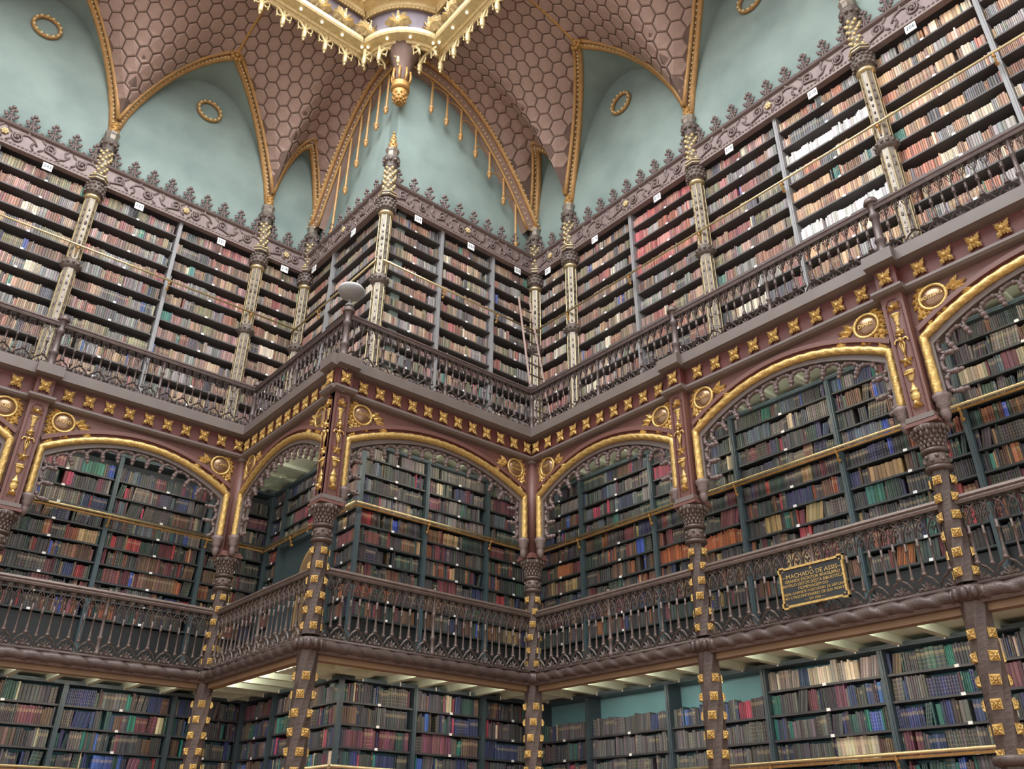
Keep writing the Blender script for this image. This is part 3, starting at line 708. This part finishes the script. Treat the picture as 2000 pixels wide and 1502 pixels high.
# ---- plaque on the right balustrade
t = thing('plaque', 'D', 5.15, -.1, 4.41, 'black memorial plaque with gold lettering hung on the right balustrade', 'plaque')
part('panel', M().box(-.42, .42, -.0, .02, -.235, .235), 'black_panel', t)
fm = M()
for x0, x1, z0, z1 in ((-.36, .36, .215, .24), (-.36, .36, -.24, -.215), (-.43, -.405, -.18, .18), (.405, .43, -.18, .18)): fm.box(x0, x1, -.02, .02, z0, z1)
for sx in (-1, 1):
    for sz in (-1, 1): fm.box(*sorted((sx * .36, sx * .445)), -.02, .02, *sorted((sz * .235, sz * .255))); fm.box(*sorted((sx * .425, sx * .445)), -.02, .02, *sorted((sz * .18, sz * .255)))
part('gilt_frame', fm, 'gold', t)
for tx, sz, z in (('A', .06, .185), ('—MACHADO DE ASSIS—', .075, .125), ('GRANDE ESCRITOR BRASILEIRO', .052, .068), ('ANTIGO LEITOR DESTA BIBLIOTECA', .05, .018), ('HOMENAGEM DO', .05, -.032),
                  ('REAL GABINETE PORTUGUES DE LEITURA', .043, -.082), ('NO CINQUENTENARIO DE SUA MORTE', .046, -.13), ('— EM 1958 —', .042, -.18)):
    part('lettering', text_mesh(tx, sz, 'gold', .002), None, t, (0, -.004, z))
for sx in (-1, 1):
    for sz in (-1, 1): part('screw', M().ball((sx * .385, -.005, sz * .2), .012), 'brass', t)

# ------------------------------------------------------------------ upper gallery columns, friezes and crestings
CY = 1.14
oct_ = lambda pr: M().lathe(pr, 8, ph=PI / 8)
UC_SHAFT = oct_([(.15, 0), (.15, .25), (.12, .3), (.118, 2.62)])
for k in range(8):
    a = PI / 4 * k
    for z0, z1 in ((.45, 1.0), (1.1, 1.65), (1.75, 2.3)):
        UC_SHAFT.add([(.1 * math.sin(a) + sx * .028 * math.cos(a) + .016 * math.sin(a), -.1 * math.cos(a) + sx * .028 * math.sin(a) - .016 * math.cos(a), z) for sx, z in ((-1, z0), (1, z0), (1, z1), (-1, z1))], [(0, 1, 2, 3)])
UC_SHAFT = UC_SHAFT.mesh('lower_shaft', 'column')
up_ = oct_([(.112, 2.8), (.11, 4.3)])
UC_UP = up_.mesh('upper_shaft', 'column')
UC_STRIP = M()
for k in range(8):
    a = PI / 4 * k + PI / 8
    for z0, z1 in ((.35, 2.55), (2.85, 4.25)):
        UC_STRIP.tube([(.12 * math.sin(a), -.12 * math.cos(a), z0), (.12 * math.sin(a), -.12 * math.cos(a), z1)], .007, 4)
UC_STRIP = UC_STRIP.mesh('gilt_edges', 'gold_pale')
UC_PAT = M()
for k in range(8):
    a = PI / 4 * k
    for i in range(24):
        z = .42 + i * .155
        if 2.5 < z < 2.85 or z > 4.2: continue
        UC_PAT.ball((.108 * math.sin(a), -.108 * math.cos(a), z), .017 if i % 3 else .028, 5, 3, sz=2.0)
UC_PAT = UC_PAT.mesh('relief_leaves', 'column_dark', True)
UC_MID = M().lathe([(.115, 2.62), (.16, 2.66), (.175, 2.72), (.16, 2.78), (.115, 2.83)], 16)
for k in range(12): UC_MID.ball((.165 * math.sin(PI / 6 * k), -.165 * math.cos(PI / 6 * k), 2.72), .036, 5, 4)
UC_MID = UC_MID.mesh('middle_knot', 'column_dark', True)
UC_GR = M().lathe([(.12, 4.28), (.15, 4.3), (.15, 4.34), (.12, 4.36)], 16).mesh('gilt_ring', 'brass', True)
UC_CAP = M().lathe([(.125, 4.36), (.165, 4.42), (.18, 4.52), (.165, 4.64), (.13, 4.7)], 16)
for row in range(3):
    for k in range(14):
        a = 2 * PI * (k + .5 * row) / 14; UC_CAP.ball((.172 * math.sin(a), -.172 * math.cos(a), 4.43 + .09 * row), .034, 5, 4)
UC_CAP = UC_CAP.mesh('leaf_capital', 'column_dark', True)
UC_COL = oct_([(.17, 4.7), (.19, 4.72), (.19, 4.745), (.17, 4.77), (.17, 4.785), (.18, 4.8), (.18, 4.83), (.13, 4.86)]).mesh('collar', 'column_dark')
UC_CG = oct_([(.188, 4.722), (.198, 4.726), (.198, 4.74), (.188, 4.744)])
UC_CG = UC_CG.add(*(lambda q: (q.v, q.f))(oct_([(.178, 4.802), (.188, 4.806), (.188, 4.82), (.178, 4.824)]))).mesh('collar_gilding', 'gold_pale')
UC_TW = M().lathe([(.11, 4.85), (.105, 5.52)], 12).mesh('studded_shaft', 'column', True)
UC_ST = M()
for i in range(8):
    for k in range(6):
        a = 2 * PI * k / 6 + i * .42; UC_ST.ball((.112 * math.sin(a), -.112 * math.cos(a), 4.9 + i * .083), .036, 5, 4)
UC_ST = UC_ST.mesh('gilt_studs', 'gold_pale', True)
UC_C2 = M().lathe([(.105, 5.5), (.13, 5.52), (.13, 5.56), (.11, 5.57), (.14, 5.64), (.18, 5.74), (.185, 5.78), (.1, 5.79)], 8, ph=PI / 8)
for k in range(10): UC_C2.ball((.15 * math.sin(PI / 5 * k), -.15 * math.cos(PI / 5 * k), 5.68), .042, 5, 4)
UC_C2 = UC_C2.mesh('upper_capital', 'column_dark', True)
UC_CR = oct_([(.12, 5.78), (.12, 5.94), (.14, 5.98), (.15, 6.02), (.1, 6.04)]).mesh('crown', 'column')
sp_ = M().lathe([(.1, 6.02), (.085, 6.12), (.065, 6.25), (.045, 6.38), (.02, 6.5)], 8)
for i in range(5):
    for k in range(6):
        a = 2 * PI * k / 6 + i * .5; rr = .1 - i * .017; sp_.ball((rr * math.sin(a), -rr * math.cos(a), 6.07 + i * .085), .024, 5, 4)
sp_.ball((0, 0, 6.54), .03)
UC_SP = sp_.mesh('spire', 'gold_dull', True)
UCOLS = [('A', -7.39, 'left of the upper left shelves'), ('A', -3.96, 'left of the inner left corner'), ('A', -C_ + CY, 'in the inner left corner'), ('C', -C_ + CY, 'on the projecting corner'),
         ('D', -CY, 'in the inner right corner'), ('D', 0., 'right of the inner right corner'), ('D', BAY, 'in the middle of the right wall'), ('D', 2 * BAY, 'on the right part of the right wall'), ('D', 3 * BAY, 'at the far right end of the right wall')]
for w, s, ph in UCOLS:
    t = thing('gothic_column', w, s, CY, 8.25, f'slender grey and gilt gothic column with spire {ph}', 'column', 'gothic columns of the second gallery')
    for me in (UC_SHAFT, UC_UP, UC_STRIP, UC_PAT, UC_MID, UC_GR, UC_CAP, UC_COL, UC_CG, UC_TW, UC_ST, UC_C2, UC_CR, UC_SP): part(me.name.split('.')[0], me, None, t)
FBAY = [('A', -10.82, -7.39, 'at the left edge of the photo'), ('A', -7.39, -3.96, 'in the middle of the left wall'), ('A', -3.96, -C_ + CY, 'beside the inner left corner'), ('B', -B_ - CY, -CY, 'on the left face of the projecting corner'),
        ('C', -C_ + CY, CY, 'on the right face of the projecting corner'), ('D', -CY, 0, 'beside the inner right corner'), ('D', 0, BAY, 'in the left part of the right wall'), ('D', BAY, 2 * BAY, 'in the middle of the right wall'), ('D', 2 * BAY, 3 * BAY, 'in the upper right corner of the photo')]
SCR = M()       # one rinceau scroll, about .5 wide and .24 high
SCR.tube([(-.25, 0, .03), (-.18, -.01, -.06), (-.08, -.01, -.09), (.02, -.015, -.06)] + [(.06 + .085 * math.cos(a) * (1 - a / 14), -.015, .01 + .085 * math.sin(a) * (1 - a / 14)) for a in [-.6 + .6 * i for i in range(14)]], .019, 5)
for x, z, a in ((-.2, -.02, 1.2), (-.12, -.08, -.9), (-.02, -.08, .9), (.15, .06, .8), (.16, -.04, -.7), (-.16, .05, 2.2)): SCR.leaf(x, z, a, .11, .03, 0, .025, .02)
SCR.ball((.06, -.02, .01), .03)
SCRM = SCR.mesh('scroll', 'frieze_dark', True)
FLE = M().tube([(-.11, 0, 0), (-.05, 0, .03), (-.02, 0, .12), (0, 0, .3)], .016, 5).tube([(.11, 0, 0), (.05, 0, .03), (.02, 0, .12), (0, 0, .3)], .016, 5)
for x, z, r in ((0, .4, .042), (-.045, .345, .036), (.045, .345, .036), (0, .3, .036), (-.075, .2, .04), (.075, .2, .04), (-.05, .15, .03), (.05, .15, .03), (0, .24, .036), (-.1, .235, .024), (.1, .235, .024)): FLE.ball((x, 0, z), r, 5, 4, sy=.8)
FLEM = FLE.mesh('fleuron', 'frieze_dark', True)
BUD = M().tube([(0, 0, 0), (0, 0, .07)], .012, 5).ball((0, 0, .09), .032, 5, 4).mesh('bud', 'frieze_dark', True)
FLO = M()
for i in range(6): FLO.ball((.045 * math.cos(PI / 3 * i), -.02, .045 * math.sin(PI / 3 * i)), .03, 6, 4)
FLO.ball((0, -.03, 0), .03); FLOM = FLO.mesh('flower', 'gold_pale', True)
for w, s0, s1, ph in FBAY:
    L = s1 - s0; t = thing('frieze', w, s0, G, 12.94, f'carved brown frieze with scrolls and fleuron cresting {ph}', 'frieze', 'carved friezes over the bookcases')
    part('board', M().box(0, L, -.1, .015, .02, .45), 'frieze', t)
    part('lower_moulding', M().prof([(-.12, -.01), (0, -.01), (0, .08), (-.1, .09), (-.13, .05)], 0, L), 'frieze', t)
    part('upper_moulding', M().prof([(-.1, .42), (-.15, .445), (-.17, .48), (-.15, .5), (.015, .5), (.015, .42)], 0, L), 'frieze_dark', t)
    bd_ = M(); nb = int(L / .07)
    for i in range(nb): bd_.ball(((i + .5) * L / nb, -.12, .05), .026, 5, 3, sx=1.3)
    o = part('beading', bd_, 'frieze_dark', t); o['kind'] = 'stuff'
    n = max(2, 2 * round(L / 1.05)); st = L / n
    for i in range(n):
        fl_ = -1 if i < n / 2 else 1
        part('scroll', SCRM, None, t, ((i + .5) * st, -.1, .26), scale=(-fl_ * st / .52, 1, 1.3 * (-1 if i % 2 else 1)))
    part('flower', FLOM, None, t, (L / 2, -.1, .26))
    n = round(L / .38); st = L / n
    for i in range(n):
        part('fleuron', FLEM, None, t, ((i + .5) * st, -.06, .49), scale=(1.1, 1, 1.05))
        if i: part('bud', BUD, None, t, (i * st, -.06, .49))

# ------------------------------------------------------------------ vault, lunettes, ribs
HV, ZSP = 17.35, 14.3
def T_of(sg, T0): return T0 * (1 - sg) ** 1.5
def zr_of(sg, za, e=.75): return ZSP + (za - ZSP) * max(0., 1 - sg * sg) ** e
VB = {'D': (3.4, [(-1.2, 0, .46, 16.2), (0, BAY, 1.3, 17.0), (BAY, 2 * BAY, 1.3, 17.0), (2 * BAY, 3 * BAY, 1.3, 17.0)]),
      'A': (2.78, [(-10.82, -7.39, 1.05, 17.0), (-7.39, -3.96, 1.05, 17.0), (-3.96, RUN['A'][1], .4, 16.3)])}
def vz(t, T, sz, tm):
    q = min(1., max(0., (t - T) / (tm - T))); zr = zr_of(sz[0], sz[1], .75 + .9 * min(1., 2.2 * q)); return HV - (HV - zr) * (1 - q) ** 2.15
TILES = []
CEIL = {}
for w, (tm, bays) in VB.items():
    m = M(); NT = 18
    def sec(s):
        for a, b, T0, za in bays:
            if a - 1e-6 <= s <= b + 1e-6:
                sg = min(1., abs(s - (a + b) / 2) / ((b - a) / 2)); return T_of(sg, T0), (sg, za)
        return 0., (1., 17.)
    for a, b, T0, za in bays:
        ns = 40 if b - a > 2 else 20; vs = []; fs = []
        for i in range(ns + 1):
            s = a + (b - a) * i / ns; T, zr = sec(s)
            for j in range(NT + 1):
                t = T + (tm - T) * (j / NT) ** 1.4; vs.append((s, G - t, vz(t, T, zr, tm)))
        for i in range(ns):
            for j in range(NT): fs.append((i * (NT + 1) + j, i * (NT + 1) + j + 1, (i + 1) * (NT + 1) + j + 1, (i + 1) * (NT + 1) + j))
        m.add(vs, fs)
    ce = struct('ceiling', m, 'tile_joint', w, smooth=True, label='brown vaulted ceiling of honeycomb tiles over the ' + WALL[w]); CEIL[w] = ce
    # honeycomb tiles laid on the vault
    cache = {}
    def along(s):
        k = round(s, 3)
        if k not in cache:
            T, zr = sec(s); ts = [tm - (tm - T) * (j / 60) ** .8 for j in range(61)]; P = [(G - t, vz(t, T, zr, tm)) for t in ts]; ln = [0.]
            for j in range(60): ln.append(ln[-1] + math.hypot(P[j + 1][0] - P[j][0], P[j + 1][1] - P[j][1]))
            cache[k] = (np.array(ln), np.array([p[0] for p in P]), np.array([p[1] for p in P]))
        return cache[k]
    def pt(s, d):
        ln, ys, zs_ = along(s)
        d = min(max(d, .02), ln[-1] - .1)
        return Vector((s, float(np.interp(d, ln, ys)), float(np.interp(d, ln, zs_))))
    W_, h_ = .265, .2; a, b = bays[0][0], bays[-1][1]
    for r in range(22):
        for c in range(int((b - a) / W_) + 2):
            cx = a + (c + .5 * (r % 2)) * W_; cz = .12 + r * h_ * 1.5
            cor = [(cx + W_ / 2 * q * .93, cz + h_ * e * .93) for q, e in ((0, 1), (1, .5), (1, -.5), (0, -1), (-1, -.5), (-1, .5))]
            if not a + .04 < cx < b - .04 or cz > along(cx)[0][-1] - .12: continue
            P = [pt(min(max(x, a + .02), b - .02), d) for x, d in cor]
            ctr = sum(P, Vector()) / 6; n = (P[2] - P[0]).cross(P[4] - P[0])
            if n.length < 1e-6: continue
            n.normalize(); n = -n if n.y + n.z > 0 else n
            TILES.append((w, [p + n * .014 - ctr for p in P] + [(p - ctr) * .84 + n * .03 for p in P], ctr))
    # lunettes and ribs
    for a, b, T0, za in bays:
        ns = 28; rib = []
        for i in range(ns + 1):
            s = a + (b - a) * i / ns; T, zr = sec(s); rib.append((s, T, zr_of(*zr)))
        lm = M(); lm.add([(s, G - T - .0, z) for s, T, z in rib] + [(s, G + .03, z) for s, T, z in rib], [(i, i + 1, ns + 2 + i, ns + 1 + i) for i in range(ns)])
        part('lunette_soffit', lm, 'teal', ce, smooth=True)
        part('rib', M().tube([(s, G - T + .02, z + .02) for s, T, z in rib], .08, 8), 'vault_gold', ce, smooth=True)
        part('second_rib', M().tube([(s, G - T - .15, vz(T + .15, T, sec(s)[1], tm) - .005) for s, T, z in rib], .05, 6), 'vault_gold', ce, smooth=True)
        bm_ = M(); acc = 0
        for i in range(ns):
            p, q = Vector((rib[i][0], G - rib[i][1] - .058, rib[i][2] - .015)), Vector((rib[i + 1][0], G - rib[i + 1][1] - .058, rib[i + 1][2] - .015)); n = max(1, round((q - p).length / .11))
            for j in range(n): bm_.ball(p.lerp(q, j / n), .03, 5, 4)
        o = part('rib_beads', bm_, 'gold_pale', ce, smooth=True); o['kind'] = 'stuff'
        if b - a > 2:
            mid = (a + b) / 2; T, zr = sec(mid)
            bo = M()
            for i in range(8): bo.ball((.1 * math.cos(PI / 4 * i), -.02, .1 * math.sin(PI / 4 * i)), .055, 6, 4)
            bo.ball((0, -.05, 0), .06)
            part('boss', bo, 'gold_dull', ce, (mid, G - T - .06, zr_of(*zr) - .02), smooth=True)
            part('ridge_rib', M().tube([(mid, G - t, vz(t, T, zr, tm) - .01) for t in [T + (tm - T) * j / 10 for j in range(11)]], .035, 6), 'gold_dull', ce, smooth=True)
# choose the tiles that show largest
sc = []
for i, (w, P, c) in enumerate(TILES):
    q = np.array([wpos(w, *(p + c)) for p in P[:6]]); x, y = proj(q)
    ar = abs(sum(x[k] * y[(k + 1) % 6] - x[(k + 1) % 6] * y[k] for k in range(6))) / 2
    vis = 0 < x.mean() < 2000 and 0 < y.mean() < 700
    sc.append((ar if vis else 0, i))
sc.sort(reverse=True)
TF = [(6, 7, 8, 9, 10, 11)] + [(k, (k + 1) % 6, 6 + (k + 1) % 6, 6 + k) for k in range(6)]
solo = {'A': set(), 'D': set()}
for ar, i in sc:
    if ar > 0 and len(solo[TILES[i][0]]) < 300: solo[TILES[i][0]].add(i)
for w in 'AD':
    rest = M()
    for i, (w2, P, c) in enumerate(TILES):
        if w2 != w: continue
        if i in solo[w]: part('tile', M().add(P, TF), 'tile', CEIL[w], c)
        else: rest.add([p + c for p in P], TF)
    if rest.v: part('more_tiles', rest, 'tile', CEIL[w])['kind'] = 'stuff'
# flat quarter round of ceiling at the notched corner of the opening
OC = (-2.2, 1.75); RL = 1.15
pts = [(OC[0] - RL * math.cos(PI / 2 * i / 12), OC[1] - RL * math.sin(PI / 2 * i / 12), HV) for i in range(13)] + [(OC[0], OC[1], HV)]
struct('ceiling_corner', M().add(pts, [tuple(range(14))]), 'tile', label='small flat brown ceiling at the notched corner')

# ---- half arches with hanging drops on the two faces of the projecting corner
BUDM = M().lathe([(.005, 0), (.03, .04), (.05, .1), (.045, .15), (.06, .19), (.05, .22), (.03, .24)], 8)
for k in range(6): BUDM.ball((.045 * math.sin(PI / 3 * k), -.045 * math.cos(PI / 3 * k), .14), .02, 5, 3)
BUDM = BUDM.mesh('bud', 'vault_gold', True)
def half_arch(w, tm, smap, drops, ph, sq):
    t = thing('hanging_arch', w, smap(0), G, ZSP, f'brown and gilt half arch with hanging drops {ph}', 'arch', 'half arches at the projecting corner')
    cur = [(smap(q * tm / 24), vz(q * tm / 24, 0, (1., 17.), tm)) for q in range(25)] + [(sq, HV)]
    b0 = smap(0)
    nrm = []
    for i in range(len(cur)):
        p, q = cur[max(0, i - 1)], cur[min(len(cur) - 1, i + 1)]; dx, dz = q[0] - p[0], q[1] - p[1]; l = math.hypot(dx, dz); sg = 1 if (sq > smap(0)) else -1
        nrm.append((sg * dz / l, -sg * dx / l * 1.0 if sg > 0 else dx / l * 1.0))
    def off(d): return [(x + n[0] * d, z - abs(n[1]) * d) for (x, z), n in zip(cur, nrm)]
    def bandm(d0, d1, y0, y1):
        o, i = off(d0), off(d1); n = len(o); m = M()
        vs = [(x - b0, y0, z - ZSP) for x, z in o] + [(x - b0, y0, z - ZSP) for x, z in i] + [(x - b0, y1, z - ZSP) for x, z in o] + [(x - b0, y1, z - ZSP) for x, z in i]; fs = []
        for k in range(n - 1): fs += [(k, k + 1, n + k + 1, n + k), (k, 2 * n + k, 2 * n + k + 1, k + 1), (n + k, n + k + 1, 3 * n + k + 1, 3 * n + k)]
        return m.add(vs, fs)
    part('band', bandm(-.02, .36, -.1, .1), 'tile', t)
    part('outer_rib', M().tube([(x - b0, -.14, z - ZSP) for x, z in off(.02)], .055, 8), 'vault_gold', t, smooth=True)
    part('inner_rib', M().tube([(x - b0, -.1, z - ZSP) for x, z in off(.36)], .035, 6), 'vault_gold', t, smooth=True)
    bm_ = M()
    for dd in (.0, .2):
        o = off(dd + .02)
        for i in range(len(o) - 1):
            n = max(1, round(math.dist(o[i], o[i + 1]) / .12))
            for j in range(n): bm_.ball((o[i][0] + (o[i + 1][0] - o[i][0]) * j / n - b0, -.19 if dd == 0 else -.105, o[i][1] + (o[i + 1][1] - o[i][1]) * j / n - ZSP), .027, 5, 4)
    part('beading', bm_, 'gold_pale', t)['kind'] = 'stuff'
    o = off(.34)
    for s, zb in drops:
        xs = sorted((abs(x - s), z) for x, z in o); zt = xs[0][1]
        d = part('drop', M().tube([(0, 0, .2), (0, 0, max(.3, zt - zb))], .028, 6), 'vault_gold', t, (s - b0, -.06, zb - ZSP)); part('bud', BUDM, None, d)
        part('small_arch', M().tube([(.2 * math.cos(PI * i / 8), 0, .12 * math.sin(PI * i / 8)) for i in range(9)], .016, 5), 'vault_gold', t, (s - b0 - .2, -.06, zt - zb + zb - ZSP - .12))
half_arch('C', 3.4, lambda t: G - t, [(-1.95, 15.95), (-1.52, 15.85), (-1.11, 15.65), (-.67, 15.42), (-.25, 15.05), (.18, 14.5), (.55, 13.4)], 'on the right face of the projecting corner', -C_ + G)
half_arch('B', 2.78, lambda t: -B_ - G + t, [(-1.61, 15.7), (-1.98, 15.5), (-2.38, 15.3), (-2.72, 14.92), (-3.11, 14.4), (-3.5, 13.4)], 'on the left face of the projecting corner', -G)
# ---- big pendant boss over the projecting corner
t = thing('pendant_boss', 'C', -C_ + G - .02, G - .06, 15.68, 'gilded pendant boss hanging over the projecting corner', 'pendant')
part('neck', M().lathe([(.16, .55), (.15, .75), (.17, .95), (.2, 1.1), (.27, 1.3), (.36, 1.5), (.42, 1.67)], 12), 'tile_joint', t, smooth=True)
part('ring', M().lathe([(.1, .36), (.2, .38), (.21, .44), (.18, .5), (.2, .55), (.15, .6)], 16), 'gold_dull', t, smooth=True)
gb = M().lathe([(.01, .0), (.08, .02), (.14, .1), (.15, .2), (.17, .32), (.12, .38)], 14)
for row in range(4):
    for k in range(9):
        a = 2 * PI * (k + .5 * row) / 9; rr = (.07, .12, .145, .155)[row]; gb.ball((rr * math.sin(a), -rr * math.cos(a), (.02, .07, .14, .22)[row]), .03, 5, 4)
part('bud', gb, 'gold_dull', t, smooth=True)
cl_ = M()
for k in range(8):
    a = PI / 4 * k; cl_.tube([(.17 * math.sin(a), -.17 * math.cos(a), .56), (.21 * math.sin(a), -.21 * math.cos(a), .75), (.19 * math.sin(a), -.19 * math.cos(a), .95)], .03, 5)
part('leaf_crown', cl_, 'gold_dull', t, smooth=True)

# ------------------------------------------------------------------ gilded skylight surround
PATH = [((-13., OC[1]), (0, -1)), ((OC[0] - RL, OC[1]), (-1, -1))] + [((OC[0] - RL * math.cos(PI / 2 * i / 12), OC[1] - RL * math.sin(PI / 2 * i / 12)), (-math.cos(PI / 2 * i / 12), -math.sin(PI / 2 * i / 12))) for i in range(1, 12)] + [((OC[0], OC[1] - RL), (-1, -1)), ((OC[0], -11.), (-1, 0))]
def sweep(prof):
    n = len(prof); m = M(); vs = []; fs = []
    for (px, py), (nx, ny) in PATH:
        for d, z in prof: vs.append((px + nx * d, py + ny * d, z))
    for i in range(len(PATH) - 1):
        for j in range(n - 1): fs.append((i * n + j, i * n + j + 1, (i + 1) * n + j + 1, (i + 1) * n + j))
    return m.add(vs, fs)
LT = tag(link('skylight_surround', None, None, (0, 0, 0)), 'gilded cusped surround of the roof skylight at the top', 'skylight surround')
def lp(name, mb, m, **k): return part(name, mb, m, LT, **k)
lp('border', sweep([(-.14, HV + .03), (-.14, HV - .1), (-.1, HV - .17), (-.04, HV - .19), (.0, HV - .15), (.03, HV - .16), (.06, HV - .11), (.27, HV - .1), (.3, HV - .06), (.31, HV + .03)]), 'gold_pale')
lp('dark_frieze', sweep([(.31, HV + .02), (.25, HV + .06), (.22, HV + .3), (.27, HV + .68)]), 'lantern_dark')
lp('inner_border', sweep([(.27, HV + .66), (.34, HV + .62), (.4, HV + .66), (.43, HV + .72), (.62, HV + .75), (.66, HV + .72), (.72, HV + .8), (.74, HV + .95)]), 'gold_pale')
lp('upper_frieze', sweep([(.74, HV + .93), (.68, HV + 1.0), (.72, HV + 1.5), (.9, HV + 1.55), (.95, HV + 2.3)]), 'lantern_dark')
def walk(step, d):
    out = []; segs = []
    segs.append(('A', None)); x = OC[0] - RL - step / 2
    while x > -9: out.append(((x, OC[1] - d), 0.)); x -= step
    k = max(1, round((PI / 2 * (RL)) / step))
    for i in range(k):
        a = PI / 2 * (i + .5) / k; out.append(((OC[0] - (RL + d) * math.cos(a), OC[1] - (RL + d) * math.sin(a)), -(a - PI / 2) * 1. - PI / 2 + (a * 0)))
    y = OC[1] - RL - step / 2
    while y > -7: out.append(((OC[0] - d, y), -PI / 2)); y -= step
    return out
FRI = M()
FRI.tube([(-.25, 0, -.24), (-.22, 0, -.12), (-.14, 0, -.04), (0, 0, .0), (.14, 0, -.04), (.22, 0, -.12), (.25, 0, -.24)], .03, 6)
FRI.tube([(-.25, 0, -.02), (.25, 0, -.02)], .03, 4)
for sg in (-1, 1):
    FRI.tube([(sg * .22, 0, -.14), (sg * .15, 0, -.18), (sg * .09, 0, -.15), (sg * .08, 0, -.08), (sg * .12, 0, -.04)], .016, 5); FRI.ball((sg * .1, 0, -.2), .022, 5, 4); FRI.tube([(sg * .1, 0, -.17), (sg * .1, 0, -.2)], .012, 4)
FRI.lathe([(.02, -.36), (.045, -.33), (.05, -.3), (.04, -.27), (.055, -.24), (.05, -.2), (.035, -.14), (.05, .0)], 8, -.25, 0)
FRI.ball((-.25, 0, -.385), .028, 6, 4)
FRIM = FRI.mesh('cusped_arch', 'gold_pale', True)
def arc_rot(ang): return ang
for (x, y), a in walk(.5, -.07):
    lp('cusped_arch', FRIM, None, loc=(x, y, HV - .16), rot=(0, 0, a), scale=(1, 1.3, 1.3))
BUL = M().ball((0, 0, 0), .035, 8, 6).mesh('bulb', 'bulb', True)
for (x, y), a in walk(.5, .17): lp('bulb', BUL, None, loc=(x, y, HV - .13))
ACA = M()
for i in range(7): ACA.leaf(0, .02, PI * (.08 + .84 * i / 6), .3 if i in (2, 3, 4) else .24, .05, 0, .05, .08)
ACA.ball((0, -.06, .12), .05, 6, 4, sz=1.6)
for i in range(4): ACA.ball((0, -.1, .1 + .05 * i), .02, 5, 4)
ACAM = ACA.mesh('acanthus_leaf', 'gold_pale')
for (x, y), a in walk(.56, .27): lp('acanthus_leaf', ACAM, None, loc=(x, y, HV + .05), rot=(0, 0, a), scale=(1.3, 1.3, 1.45))
nbm = M()
for (x, y), a in walk(.07, .36): nbm.ball((x, y, HV + .61), .028, 5, 3)
lp('bead_row', nbm, 'gold_pale')['kind'] = 'stuff'
# the glass roof itself
o = tag(link('skylight', M().add([(-12.6, -10.6, HV + 2.3), (-3.05, -10.6, HV + 2.3), (-3.05, 1., HV + 2.3), (-12.6, 1., HV + 2.3)], [(0, 1, 2, 3)]).mesh('skylight', 'skylight_glass')), 'bright glass roof panel above the surround', 'skylight')
# ------------------------------------------------------------------ ring roundels on the teal lunettes
RO = M().tube([(.25 * math.cos(2 * PI * i / 32), 0, .25 * math.sin(2 * PI * i / 32)) for i in range(32)], .042, 8, True).mesh('ring', 'vault_gold', True)
RB = M().ball((0, 0, 0), .036, 6, 4).mesh('gilt_bead', 'gold_pale', True)
for w, s, ph in (('A', -9.1, 'at the upper left'), ('A', -5.68, 'left of the gold surround'), ('D', 1.71, 'right of the gold surround'), ('D', 5.14, 'at the upper right')):
    t = thing('ring_roundel', w, s, G - .02, 16.16, f'gilt ring roundel on the teal lunette {ph}', 'roundel', 'ring roundels')
    part('ring', RO, None, t); [part('gilt_bead', RB, None, t, (.25 * math.cos(2 * PI * i / 14), -.035, .25 * math.sin(2 * PI * i / 14))) for i in range(14)]

# ------------------------------------------------------------------ strip lamps behind the gallery fronts
mat('lamp_tube', (255, 250, 240), .3, 0, .0, emit=LAMP)
for z, y, lvn in ((3.855, .185, 'ground floor'), (7.63, .2, 'first gallery')):
    for bi, (w, s0, s1) in enumerate(BAYS):
        L = s1 - s0; t = thing('strip_lamp', w, s0, y, z, f'slim white strip lamp lighting the {lvn} shelves {BAYNAME[bi]}', 'lamp', 'strip lamps of the ' + lvn)
        part('tube', M().tube([(.2, 0, 0), (L - .2, 0, 0)], .018, 8), 'lamp_tube', t)
        for x in (.18, L - .18): part('bracket', M().box(x - .02, x + .02, -.02, .02, -.02, .045 if z < 5 else .11), 'white_enamel', t)
